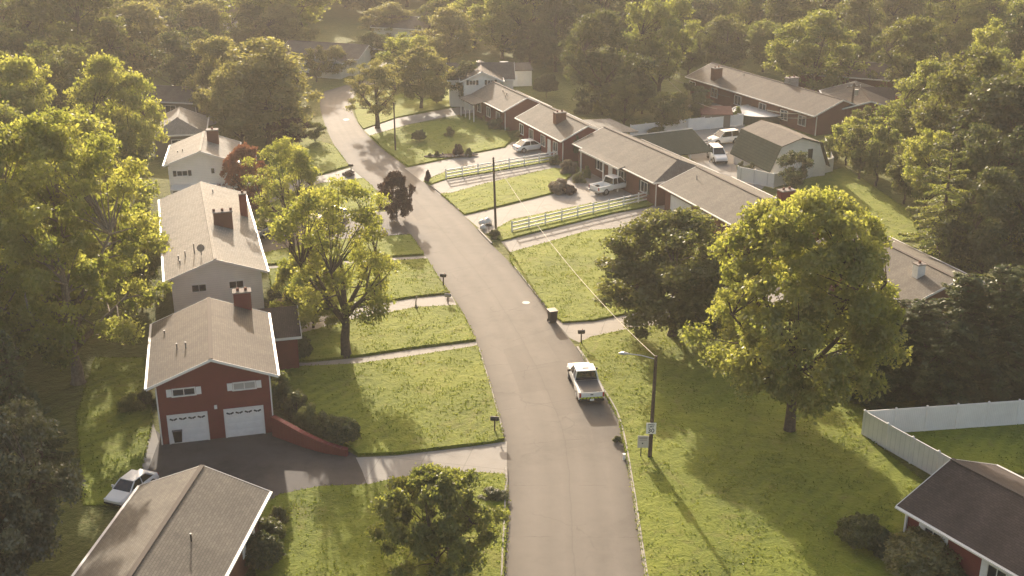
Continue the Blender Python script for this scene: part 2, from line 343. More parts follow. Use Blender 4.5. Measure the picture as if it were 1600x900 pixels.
def tag(o, label=None, cat=None, group=None, kind=None):
    if label: o['label'] = label
    if cat: o['category'] = cat
    if group: o['group'] = group
    if kind: o['kind'] = kind
    return o
def thing(name, label, cat, loc=(0, 0, 0), rz=0.0, group=None):
    o = bpy.data.objects.new(name, None); COL.objects.link(o); o.location = loc; o.rotation_euler = (0, 0, rz); o.empty_display_size = 0.3
    return tag(o, label, cat, group)
KIDS = {}
def children(o): return [c for c in bpy.data.objects if c.parent == o]
def copy_tree(o, label=None, loc=None, rz=None, scale=None, kids=None):
    c = o.copy(); COL.objects.link(c)
    if label: c['label'] = label
    if loc is not None: c.location = loc
    if rz is not None: c.rotation_euler = (0, 0, rz)
    if scale is not None: c.scale = scale
    for ch in (kids if kids is not None else children(o)):
        k = ch.copy(); COL.objects.link(k); k.parent = c
        for g in (() if kids is not None else children(ch)):
            h = g.copy(); COL.objects.link(h); h.parent = k
    return c

# ================================================================== THE GROUND
gm = MB(); N = 48; RAD = 2900.0
rings = [0, 60, 130, 220, 340, 520, 900, 1600, RAD]
vs = [(0, 130, 0)]; fs = []
for r in rings[1:]:
    for k in range(N): vs.append((math.cos(2 * math.pi * k / N) * r, 130 + math.sin(2 * math.pi * k / N) * r, 0))
for k in range(N): fs.append((0, 1 + k, 1 + (k + 1) % N))
for j in range(len(rings) - 2):
    for k in range(N): a = 1 + j * N; fs.append((a + k, a + N + k, a + N + (k + 1) % N, a + (k + 1) % N))
gm.add(vs, fs); tag(gm.build('ground', M_ROUGH), kind='structure')

def sheet(name, pts, z, m, kind='structure'):
    b = MB(); ps = [(W(*p)[0], W(*p)[1]) for p in pts]
    n = len(ps)
    if sum(ps[i][0] * ps[(i + 1) % n][1] - ps[(i + 1) % n][0] * ps[i][1] for i in range(n)) < 0: ps = ps[::-1]
    b.add([(x, y, z) for x, y in ps], [tuple(range(n))]); return tag(b.build(name, m), kind=kind)
def smooth_line(pts, k=5):
    P_ = [Vector((p[0], p[1])) for p in pts]; out = []
    for i in range(len(P_) - 1):
        p0 = P_[max(i - 1, 0)]; p1 = P_[i]; p2 = P_[i + 1]; p3 = P_[min(i + 2, len(P_) - 1)]
        for j in range(k):
            t = j / k
            out.append(0.5 * ((2 * p1) + (p2 - p0) * t + (2 * p0 - 5 * p1 + 4 * p2 - p3) * t * t + (3 * p1 - p0 - 3 * p2 + p3) * t ** 3))
    out.append(P_[-1]); return out
road_r = [(7.6, 20), (7.8, 45)] + [tuple(W(*p)[:2]) for p in [(1008, 900), (985, 750), (966, 657), (938, 605), (909, 556), (862, 492), (825, 446), (797, 411), (760, 374), (725, 337), (687, 302), (655, 279), (628, 256), (600, 235), (575, 212), (558, 190), (549, 165), (556, 148), (580, 138), (640, 128)]]
road_l = [(-0.6, 20), (-0.5, 45)] + [tuple(W(*p)[:2]) for p in [(787, 900), (793, 750), (787, 680), (775, 632), (762, 587), (745, 535), (720, 482), (690, 440), (662, 397), (638, 362), (612, 325), (580, 290), (545, 258), (522, 226), (508, 195), (500, 165), (503, 146), (520, 139), (560, 128), (620, 119)]]
RR = smooth_line(road_r); RL = smooth_line(road_l)
b = MB(); n = len(RR)
b.add([(p.x, p.y, 0.004) for p in RL] + [(p.x, p.y, 0.004) for p in RR], [(i, n + i, n + i + 1, i + 1) for i in range(n - 1)])
rd = tag(b.build('road', M_ROAD), kind='structure')
acc = [0.0]
for i in range(1, n): acc.append(acc[-1] + ((RL[i] + RR[i]) / 2 - (RL[i - 1] + RR[i - 1]) / 2).length)
ul = rd.data.uv_layers.new(name='lane')
for lp in rd.data.loops: vi = lp.vertex_index; ul.data[lp.index].uv = (0.0 if vi < n else 1.0, acc[vi % n])
# far street running away at the top left, and the one on the rear slope
sheet('far_road', [(342, -20), (372, -20), (372, 40), (362, 52), (342, 52)], 0.004, M_CONC)
sheet('side_street', [(430, 130), (560, 112), (640, 98), (640, 90), (560, 101), (430, 114)], 0.006, M_ASPH)
sheet('side_road', [(235, 205), (330, 196), (420, 172), (420, 160), (330, 178), (235, 188)], 0.004, M_CONC)
# pale wear: driveways and paths
sheet('driveway', [(792, 690), (720, 700), (620, 712), (556, 715), (566, 736), (574, 758), (620, 747), (735, 737), (792, 741)], 0.012, M_CONC)
sheet('driveway', [(558, 713), (546, 706), (430, 672), (262, 688), (238, 668), (225, 700), (196, 800), (160, 860), (300, 860), (437, 773), (500, 760), (577, 758), (568, 736)], 0.008, M_ASPH)  # dark asphalt; its street-end edge is a shade edge painted as a paving change
sheet('path', [(745, 534), (640, 547), (560, 559), (480, 567), (430, 566), (430, 574), (480, 573), (560, 569), (640, 557), (746, 541)], 0.008, M_CONC)
sheet('driveway', [(705, 460), (650, 466), (570, 478), (510, 493), (450, 495), (430, 515), (430, 530), (490, 516), (540, 501), (600, 490), (650, 480), (714, 478)], 0.008, M_CONC)
sheet('path', [(664, 400), (570, 406), (420, 416), (420, 420), (570, 410), (667, 404)], 0.008, M_CONC)
sheet('driveway', [(617, 330), (500, 336), (400, 345), (385, 400), (500, 376), (641, 366)], 0.008, M_ASPH)
sheet('driveway', [(548, 262), (500, 275), (400, 290), (380, 330), (420, 318), (500, 286), (566, 278)], 0.008, M_CONC)
sheet('driveway', [(568, 203), (620, 185), (700, 170), (760, 160), (765, 172), (700, 182), (640, 194), (578, 212)], 0.008, M_CONC)
sheet('driveway', [(632, 263), (720, 245), (790, 231), (800, 222), (890, 214), (895, 238), (800, 253), (697, 268), (676, 276), (660, 284)], 0.008, M_CONC)
sheet('path', [(672, 290), (697, 281), (760, 271), (882, 249), (900, 256), (882, 262), (760, 287), (705, 302), (687, 304)], 0.008, M_CONC)
sheet('driveway', [(725, 337), (800, 320), (865, 303), (880, 285), (905, 268), (1010, 275), (1045, 300), (1010, 306), (925, 318), (800, 344), (760, 366)], 0.008, M_CONC)
sheet('driveway', [(783, 378), (870, 356), (960, 334), (1015, 324), (1045, 300), (1085, 330), (1035, 352), (920, 361), (860, 378), (797, 394)], 0.008, M_CONC)
sheet('driveway', [(862, 495), (925, 503), (985, 491), (1100, 470), (1240, 440), (1240, 470), (1100, 500), (985, 514), (925, 527), (905, 535), (890, 528)], 0.008, M_CONC)
sheet('courtyard', [(1075, 205), (1165, 190), (1150, 245), (1215, 270), (1190, 296), (1110, 268), (1075, 245)], 0.008, M_CONC)
sheet('patio', [(1060, 160), (1085, 150), (1250, 168), (1240, 182), (1150, 178), (1110, 190)], 0.008, M_CONC)
sheet('path', [(238, 655), (248, 690), (222, 760), (205, 790), (200, 780), (228, 700)], 0.016, M_CONC)

LAWNS = []
def lawn(pts, h=0.14, sm=False):
    b = MB(); ps = [W(*p) for p in pts]; LAWNS.append(([(p.x, p.y) for p in ps], h)); b.prism([(p.x, p.y) for p in ps], 0.0, h)
    return tag(b.build('lawn', M_GRASS), kind='structure')
lawn([(437, 775), (500, 762), (572, 760), (620, 749), (735, 740), (790, 743), (793, 800), (787, 900), (784, 1000), (400, 1000), (400, 800)])
lawn([(480, 575), (560, 571), (640, 560), (746, 543), (756, 575), (770, 622), (783, 672), (787, 687), (770, 693), (720, 698), (620, 710), (560, 712), (545, 700), (440, 640), (430, 576)], 0.2)
lawn([(440, 530), (490, 518), (540, 503), (600, 492), (650, 482), (713, 479), (724, 495), (743, 532), (640, 545), (560, 557), (490, 564), (440, 566)], 0.16)
lawn([(420, 422), (570, 412), (667, 406), (688, 441), (702, 459), (650, 464), (570, 476), (510, 491), (440, 492), (425, 450)], 0.16)
lawn([(641, 368), (500, 378), (410, 398), (415, 414), (570, 404), (662, 398)])
lawn([(568, 280), (580, 291), (612, 326), (500, 334), (415, 340), (420, 320), (500, 288)])
lawn([(521, 228), (545, 260), (500, 273), (430, 283), (420, 240), (470, 215)])
lawn([(552, 168), (560, 192), (568, 202), (620, 184), (700, 168), (745, 158), (715, 132), (640, 138), (560, 150)])
lawn([(579, 213), (640, 196), (735, 182), (790, 205), (798, 220), (788, 230), (720, 243), (638, 261), (628, 254), (600, 233)])
lawn([(664, 284), (678, 277), (697, 269), (800, 254), (886, 240), (888, 248), (760, 270), (697, 280), (674, 288)], 0.1)
lawn([(689, 304), (706, 303), (760, 288), (865, 264), (900, 268), (880, 285), (865, 302), (800, 318), (726, 336)], 0.16)
lawn([(763, 367), (800, 345), (925, 319), (1015, 307), (1044, 302), (1028, 318), (1015, 323), (960, 333), (870, 355), (784, 377)], 0.16)
lawn([(798, 396), (860, 379), (920, 362), (1035, 353), (1085, 345), (1250, 420), (1225, 437), (1100, 469), (985, 490), (925, 502), (880, 505), (864, 494), (826, 445), (798, 410)], 0.16)
lawn([(907, 536), (925, 528), (985, 515), (1100, 501), (1240, 472), (1330, 520), (1350, 640), (1348, 680), (1500, 800), (1500, 1000), (1011, 1000), (1009, 900), (986, 750), (967, 657), (939, 605), (910, 556)], 0.14)
lawn([(1240, 280), (1320, 262), (1420, 330), (1440, 380), (1372, 372), (1262, 330)], 0.05)
lawn([(1352, 652), (1620, 632), (1800, 640), (1800, 760), (1620, 745), (1487, 722)], 0.05)
lawn([(150, 560), (225, 560), (238, 660), (215, 760), (170, 790), (130, 790), (120, 650)], 0.06)

# kerbs
def kerb(line, i0, i1, side):
    b = MB(); pts = line[i0:i1 + 1]; vs = []; fs = []
    for i, p in enumerate(pts):
        d = (pts[min(i + 1, len(pts) - 1)] - pts[max(i - 1, 0)]).normalized(); nrm = Vector((d.y, -d.x)) * side
        for o, z in ((-0.02, 0.0), (0.0, 0.13), (0.17, 0.155), (0.19, 0.0)): q = p + nrm * o; vs.append((q.x, q.y, z))
    for i in range(len(pts) - 1):
        for k in range(3): fs.append((i * 4 + k, i * 4 + k + 1, i * 4 + 4 + k + 1, i * 4 + 4 + k))
    b.add(vs, fs); tag(b.build('kerb', M_KERB), kind='structure')
kerb(RR, 0, 31, 1); kerb(RR, 35, 44, 1); kerb(RR, 49, 52, 1); kerb(RR, 56, 62, 1)
kerb(RL, 0, 16, -1); kerb(RL, 20, 34, -1)

# ================================================================== FOLIAGE
def leaf_mesh(name, P_, Nrm, size, tone, mats, asp=0.62):
    n = len(P_)
    nrm = Nrm / np.maximum(np.linalg.norm(Nrm, axis=1, keepdims=True), 1e-6)
    t = rng.normal(size=(n, 3)); a = np.cross(nrm, t); a /= np.maximum(np.linalg.norm(a, axis=1, keepdims=True), 1e-6); b_ = np.cross(nrm, a)
    s = size[:, None] * 0.5
    v = np.empty((n, 4, 3), np.float32)
    v[:, 0] = P_ - a * s; v[:, 1] = P_ + b_ * s * asp; v[:, 2] = P_ + a * s + nrm * s * 0.3; v[:, 3] = P_ - b_ * s * asp
    me = bpy.data.meshes.new(name); me.vertices.add(4 * n); me.vertices.foreach_set('co', v.reshape(-1))
    me.loops.add(4 * n); me.loops.foreach_set('vertex_index', np.arange(4 * n, dtype=np.int32))
    me.polygons.add(n); me.polygons.foreach_set('loop_start', np.arange(0, 4 * n, 4, dtype=np.int32))
    try: me.polygons.foreach_set('loop_total', np.full(n, 4, np.int32))
    except Exception: pass
    at = me.attributes.new('tone', 'FLOAT', 'FACE'); at.data.foreach_set('value', np.clip(tone, 0, 1).astype(np.float32))
    me.materials.append(mats); me.update(calc_edges=True)
    return me
def unit(n):
    d = rng.normal(size=(n, 3)); return d / np.linalg.norm(d, axis=1, keepdims=True)

def envelope(kind, t):
    # relative radius at relative crown height t (0 bottom .. 1 top)
    if kind == 'round': return math.sqrt(max(0, 1 - (2 * t - 0.9) ** 2 / 1.21)) if t < 1 else 0
    if kind == 'dome': return (1 - (max(0, t - 0.25) / 0.75) ** 2.7) ** 0.5 * (0.75 + 0.25 * min(1, t / 0.25)) if t < 1 else 0
    if kind == 'vase': return 0.55 + 0.5 * t if t < 0.6 else 0.85 * math.sqrt(max(0, 1 - ((t - 0.6) / 0.42) ** 2)) + 0.02
    if kind == 'oval': return math.sqrt(max(0, 1 - (2 * t - 1) ** 2)) ** 0.8
    return 1 - t
def make_broadleaf(H, Wd, base, kind='round', npuff=90, nleaf=40000, leaf=0.28, pr=1.5, shell=0.5, droop=0.0, seed=1, lobes=5, trunk_r=0.35, bark=None, lm=None, forks=6, lean=(0, 0), gap=0.0, keep_low=1.0, amp=1.0):
    global rng
    rng = np.random.default_rng(seed); rr = random.Random(seed)
    ph = [rr.uniform(0, 6.28) for _ in range(6)]
    Hc = H - base; pts = []; rad = []
    tries = 0
    while len(pts) < npuff and tries < 20000:
        tries += 1
        t = rr.random() ** (0.9) ; th = rr.uniform(0, 2 * math.pi)
        e = envelope(kind, t) * Wd / 2 * (1 + amp * (0.16 * math.sin(lobes * th + ph[0] + 3 * t) + 0.12 * math.sin((lobes + 2) * th + ph[1] - 5 * t) + 0.08 * math.sin(9 * t * 2 + ph[2])))
        q = (rr.random() * (1 - shell ** 2) + shell ** 2) ** 0.5
        if rr.random() > (0.35 + 0.65 * q): continue
        r_ = max(0, e * q - pr * 0.6)
        p = Vector((math.cos(th) * r_ + lean[0] * t, math.sin(th) * r_ + lean[1] * t, base + pr * 0.5 + t * (Hc - pr * 0.9)))
        # gaps
        if gap and math.sin(p.x * 1.1 + ph[3]) * math.sin(p.y * 1.1 + ph[4]) * math.sin(p.z * 1.0 + ph[5]) > (0.35 - gap): continue
        if pts and min((p - o).length for o in pts) < pr * 0.62: continue
        pts.append(p); rad.append(pr * rr.uniform(0.6, 1.25))
    C = np.array([tuple(p) for p in pts]); Rr = np.array(rad)
    w = Rr ** 2; idx = rng.choice(len(pts), size=nleaf, p=w / w.sum())
    d = unit(nleaf); d[:, 2] = d[:, 2] * 0.9 + 0.34; d /= np.linalg.norm(d, axis=1, keepdims=True)
    u = rng.random(nleaf) ** 0.42
    # knobbly puffs: radius modulated by direction
    ns = 1 + 0.28 * np.sin(5 * d[:, 0] + idx) * np.sin(5 * d[:, 1] + idx * 2.1) + 0.2 * np.sin(9 * d[:, 2] + idx * 1.3)
    P_ = C[idx] + d * (Rr[idx] * u * ns)[:, None] * np.array([1.0, 1.0, 0.72])
    P_[:, 2] -= droop * np.linalg.norm(P_[:, :2], axis=1) ** 1.5 * 0.05
    nr = d * 0.55 + unit(nleaf) * 0.95 + np.array([0, 0, 0.12])
    sz = leaf * (0.6 + 0.8 * rng.random(nleaf))
    tone = 0.5 + 0.30 * np.sin(idx * 12.9898) + 0.28 * (rng.random(nleaf) - 0.5)
    me = leaf_mesh('crown', P_, nr, sz, tone, lm)
    # wood
    b = MB(); fz = base * 0.85 + 0.2
    top = Vector((lean[0] * 0.4, lean[1] * 0.4, base + Hc * 0.55))
    b.tube([(0, 0, -0.3), (0.02, 0, 0.25), (rr.uniform(-.1, .1), rr.uniform(-.1, .1), fz * 0.55), (rr.uniform(-.15, .15), rr.uniform(-.15, .15), fz), top * 0.9 + Vector((0, 0, 0))],
           [trunk_r * 1.5, trunk_r * 1.08, trunk_r * 0.92, trunk_r * 0.8, trunk_r * 0.25], 9)
    nodes = [(Vector((0, 0, fz)), trunk_r * 0.75), (Vector((0, 0, fz)).lerp(top, 0.5), trunk_r * 0.5)]
    for k in range(forks):
        th = 2 * math.pi * (k + rr.uniform(-.3, .3)) / forks; el = rr.uniform(0.5, 1.1)
        L = Wd * 0.34 * rr.uniform(.8, 1.15)
        s0 = Vector((0, 0, fz * rr.uniform(0.85, 1.0) + rr.random() * Hc * 0.22))
        m1 = s0 + Vector((math.cos(th) * L * 0.45, math.sin(th) * L * 0.45, L * 0.45 * el + 0.3)); e1 = s0 + Vector((math.cos(th) * L, math.sin(th) * L, L * el * 1.25))
        b.tube([s0, m1, e1], [trunk_r * 0.55, trunk_r * 0.38, trunk_r * 0.16], 7)
        nodes += [(s0.lerp(m1, 0.6), trunk_r * 0.36)] + [(m1.lerp(e1, q_), trunk_r * (0.34 - .17 * q_)) for q_ in (0, .25, .5, .75, 1)]
    for p in pts:
        c = [(q - p).length + (3 if q.z > p.z + 0.5 else 0) for q, _ in nodes]; i = c.index(min(c)); q, r0 = nodes[i]
        mid = q.lerp(p, 0.5) + Vector((rr.uniform(-.3, .3), rr.uniform(-.3, .3), rr.uniform(-.1, .35)))
        b.tube([q, mid, p], [min(r0, trunk_r * .18), trunk_r * 0.09, trunk_r * 0.03], 5, cap=False)
    tm = b.build('trunk', bark or M_BARK, smooth=True); tme = tm.data; bpy.data.objects.remove(tm)
    hr_ = np.hypot(P_[:, 0], P_[:, 1]); return dict(H=float(np.percentile(P_[:, 2], 99.3)), W=2 * float(np.percentile(hr_, 96)), crown=me, trunk=tme)
def make_conifer(H, Wd, base=0.6, tiers=22, nleaf=26000, leaf=0.26, seed=3, lm=None, ragged=0.25, shape=0.9, dens=9, flat=1.0):
    global rng
    rng = np.random.default_rng(seed); rr = random.Random(seed)
    b = MB(); b.tube([(0, 0, -0.3), (0, 0, H * 0.5), (0, 0, H * 0.98)], [0.3, 0.18, 0.03], 8)
    segs = []
    for i in range(tiers):
        t = (i + rr.uniform(-.3, .3)) / tiers; t = min(max(t, 0), 0.985); z = base + t * (H - base); L0 = Wd / 2 * (1 - t) ** shape + 0.15
        nb = max(4, int(dens * (1 - t * 0.5)))
        for k in range(nb):
            th = 2 * math.pi * (k + rr.uniform(-.35, .35)) / nb + i * 0.7; L = L0 * rr.uniform(1 - ragged, 1 + ragged * 0.5)
            d = Vector((math.cos(th), math.sin(th), 0.0))
            s0 = Vector((0, 0, z)); e = s0 + d * L + Vector((0, 0, -0.12 * L + (0.35 * L if t > 0.7 else 0)))
            b.tube([s0, e], [0.05, 0.015], 4, cap=False); segs.append((s0, e, L))
    wts = np.array([s[2] ** 1.5 + .15 for s in segs]); idx = rng.choice(len(segs), size=nleaf, p=wts / wts.sum())
    S = np.array([tuple(s[0]) for s in segs])[idx]; E_ = np.array([tuple(s[1]) for s in segs])[idx]; L = np.array([s[2] for s in segs])[idx]
    u = rng.random(nleaf) ** 0.6
    P_ = S + (E_ - S) * u[:, None]
    dr = (E_ - S) / np.linalg.norm(E_ - S, axis=1, keepdims=True); sd_ = np.cross(dr, np.array([0, 0, 1.0]))
    wd = L * 0.32 * (1.05 - u) + 0.1
    P_ += sd_ * (rng.uniform(-1, 1, nleaf) * wd)[:, None]; P_[:, 2] += flat * (rng.uniform(-0.22, 0.10, nleaf) - 0.1 * wd)
    nr = unit(nleaf) * 0.9 + np.array([0, 0, 0.9]) + dr * 0.3
    tone = 0.45 + 0.25 * np.sin(idx * 7.3) + 0.3 * (rng.random(nleaf) - 0.5) + 0.15 * u
    me = leaf_mesh('crown', P_, nr, leaf * (0.6 + 0.8 * rng.random(nleaf)), tone, lm, 0.45)
    tm = b.build('trunk', M_BARK); tme = tm.data; bpy.data.objects.remove(tm)
    return dict(H=H, W=Wd, crown=me, trunk=tme)
def make_bush(H, Wd, npuff=26, nleaf=7000, leaf=0.16, seed=5, lm=None, clipped=False):
    global rng
    rng = np.random.default_rng(seed); rr = random.Random(seed)
    if clipped:
        d = unit(nleaf); d[:, 2] = np.abs(d[:, 2]) * 1.3 - 0.25
        d /= np.linalg.norm(d, axis=1, keepdims=True)
        u = 1 - 0.25 * rng.random(nleaf) ** 2; bumpy = 1 + 0.10 * np.sin(6 * d[:, 0] + 1) * np.sin(7 * d[:, 1]) + 0.09 * np.sin(11 * d[:, 2] + 5 * d[:, 0]) + 0.07 * np.sin(17 * d[:, 0] + 13 * d[:, 1]) + 0.10 * rng.random(nleaf) ** 3
        P_ = d * (u * bumpy)[:, None] * np.array([Wd / 2, Wd / 2, H * 0.52]); P_[:, 2] += H * 0.46; P_[:, 2] = np.maximum(P_[:, 2], 0.03)
        nr = d * .7 + unit(nleaf) * 0.9; tone = 0.5 + 0.8 * (rng.random(nleaf) - 0.5)
        C = [Vector((0, 0, H * .5))]
    else:
        C = []; Rr = []
        for k in range(npuff):
            th = rr.uniform(0, 6.28); t = rr.random(); e = math.sqrt(max(0.03, 1 - t ** 2)) * Wd / 2 * rr.uniform(0.35, 1)
            r_ = Wd * 0.15 * rr.uniform(.7, 1.3); C.append(Vector((math.cos(th) * e * 0.85, math.sin(th) * e * 0.85, max(r_ * .7, t * (H - r_ * 0.6))))); Rr.append(r_)
        Ca = np.array([tuple(c) for c in C]); Rr = np.array(Rr); idx = rng.integers(0, npuff, nleaf); d = unit(nleaf)
        P_ = Ca[idx] + d * (Rr[idx] * rng.random(nleaf) ** 0.4)[:, None]; P_[:, 2] = np.maximum(P_[:, 2], 0.03)
        nr = d + unit(nleaf) * 0.8 + np.array([0, 0, 0.3]); tone = 0.5 + 0.25 * np.sin(idx * 9.1) + 0.35 * (rng.random(nleaf) - 0.5)
    me = leaf_mesh('foliage', P_, nr, leaf * (0.6 + 0.8 * rng.random(nleaf)), tone, lm)
    b = MB()
    for c in C[:14]: b.tube([(rr.uniform(-.1, .1), rr.uniform(-.1, .1), -0.1), c * 0.5 + Vector((0, 0, .05)), c], [0.04, 0.03, 0.012], 5, cap=False)
    tm = b.build('stem', M_BARK); tme = tm.data; bpy.data.objects.remove(tm)
    return dict(H=H, W=Wd, crown=me, trunk=tme, bush=True)

def plant(pr, name, label, cat, loc, h, w, leafm=None, rz=None, group=None, w2=None):
    loc = Vector(loc); loc.z = 0.0
    o = thing(name, label, cat, loc, rz if rz is not None else random.uniform(0, 6.28), group)
    o.scale = (w / pr['W'], (w2 or w) / pr['W'], h / pr['H'])
    for nm, me in ((('foliage' if pr.get('bush') else 'crown'), pr['crown']), (('stem' if pr.get('bush') else 'trunk'), pr['trunk'])):
        c = bpy.data.objects.new(nm, me); COL.objects.link(c); c.parent = o
        if leafm and me is pr['crown']: c.material_slots[0].link = 'OBJECT'; c.material_slots[0].material = leafm
    return o
def tree_px(pr, name, label, bx, by, top, wpx, leafm=None, rz=None, cat='tree', group=None, hmin=2):
    p = W(bx, by); h = max(hmin, height_at(p.y, top)); w = wpx / FOC * depth_of(p.x, p.y, h * 0.6)
    return plant(pr, name, label, cat, p, h, w, leafm, rz, group)

# ================================================================== HOUSES
def solid_roof(name, top, faces, t, m, parent, cap=None):
    b = MB(); n = len(top)
    vs = list(top) + [(x, y, z - t) for x, y, z in top]
    fs = [tuple(f) for f in faces] + [tuple(i + n for i in f[::-1]) for f in faces]
    ed = {}
    for f in faces:
        for i in range(len(f)): a, c = f[i], f[(i + 1) % len(f)]; ed[(a, c)] = 1
    for (a, c) in ed:
        if (c, a) not in ed: fs.append((c, a, a + n, c + n))
    b.add(vs, fs); o = b.build(name, m, parent)
    return o
def window(parent, face, u, z, w, h, L, hw, shutter=None, divs=2, blind=False, y0=0.0):
    """face: front / back / left / right in the house's own frame; u = position along that wall; z = sill height"""
    t = 0.05
    fr = MB(); pn = MB(); sh = MB()
    def P3(a, zz, out):
        if face == 'front': return Vector((a, y0 - out, zz))
        if face == 'back': return Vector((a, L + out, zz))
        if face == 'left': return Vector((-hw - out, a, zz))
        return Vector((hw + out, a, zz))
    def D3(a, zz, d): return (a, d, zz) if face in ('front', 'back') else (d, a, zz)
    f = 0.08
    fr.box(P3(u, z + h + f / 2, 0.03), D3(w + 2 * f, f, 0.1)); fr.box(P3(u, z - f / 2, 0.045), D3(w + 2 * f + 0.1, f, 0.13))
    for s in (-1, 1): fr.box(P3(u + s * (w / 2 + f / 2), z + h / 2, 0.03), D3(f, h, 0.098))
    for k in range(1, divs): fr.box(P3(u - w / 2 + w * k / divs, z + h / 2, 0.025), D3(0.05, h - .004, 0.06))
    o = fr.build('window', M_TRIM, parent)
    pn.box(P3(u, z + h / 2, 0.006), D3(w - 0.004, h - 0.004, 0.02)); pn.build('pane', M_BLIND if blind else M_GLASS, o)
    if shutter:
        for s in (-1, 1):
            q = MB(); q.box(P3(u + s * (w / 2 + f + 0.2), z + h / 2, 0.02), D3(0.36, h + 0.1, 0.05))
            for k in range(7): q.box(P3(u + s * (w / 2 + f + 0.2), z + h * (k + .6) / 7.2, 0.048), D3(0.28, 0.03, 0.02))
            q.build('shutter', shutter, o)
    return o
def chimney(parent, x, y, z0, z1, w, d, m=None, flues=2):
    b = MB(); b.box((x, y, (z0 + z1) / 2), (w, d, z1 - z0)); o = b.build('chimney', m or M_BRICK, parent)
    c = MB(); c.box((x, y, z1 + 0.05), (w + 0.12, d + 0.12, 0.10)); c.build('cap', mat('chimney_cap', (.22, .19, .17), .9, var=.3, scale=5), o)
    for k in range(flues):
        q = MB(); q.cyl((x + (k - (flues - 1) / 2) * w * 0.45, y, z1 + 0.22), 0.12, 0.22, n=10); q.build('flue', M_BRICK2, o)
    return o
def vent(parent, x, y, z, h=0.5, r=0.05, m=None):
    m = m or mat('grey_vent', (.16, .15, .14), .6)
    b = MB(); b.cyl((x, y, z + h / 2 - 0.15), r, h + 0.3, n=8); b.cyl((x, y, z + h), r * 1.5, 0.05, n=8); return b.build('vent_pipe', m or M_METAL, parent)
def garage_door(parent, u, w, h, y0=0.0, face='front', hw=0, arched=False):
    b = MB(); tr = MB()
    def P3(a, zz, out): return Vector((a, y0 - out, zz)) if face == 'front' else Vector((-hw - out, a, zz))
    def D3(a, zz, d): return (a, d, zz) if face == 'front' else (d, a, zz)
    n = 4
    for k in range(n): b.box(P3(u, h * (k + 0.5) / n, 0.02), D3(w, h / n - 0.03, 0.05))
    b.box(P3(u, h / 2, 0.008), D3(w, h, 0.03))
    for k in range(n):
        for j in range(4): b.box(P3(u - w / 2 + w * (j + .5) / 4, h * (k + .5) / n, 0.05), D3(w / 4 - 0.16, h / n - 0.2, 0.02))
    o = b.build('garage_door', M_WHITE, parent)
    tr.box(P3(u, h + 0.06, 0.04), D3(w + 0.24, 0.12, 0.09))
    for s in (-1, 1): tr.box(P3(u + s * (w / 2 + 0.06), h / 2, 0.04), D3(0.12, h, 0.088))
    tr.build('frame', M_TRIM, o)
    if arched:
        for j in range(4):
            q = MB(); cx = u - w / 2 + w * (j + .5) / 4; zz = h * 0.875
            for s in (-1, 1): q.box(P3(cx + s * 0.13, zz + 0.03, 0.064), D3(0.26, 0.12, 0.012), M=Matrix.Rotation(s * 0.45 * -1, 3, 'Y'))
            q.build('door_window', M_SHUT, o)
    return o
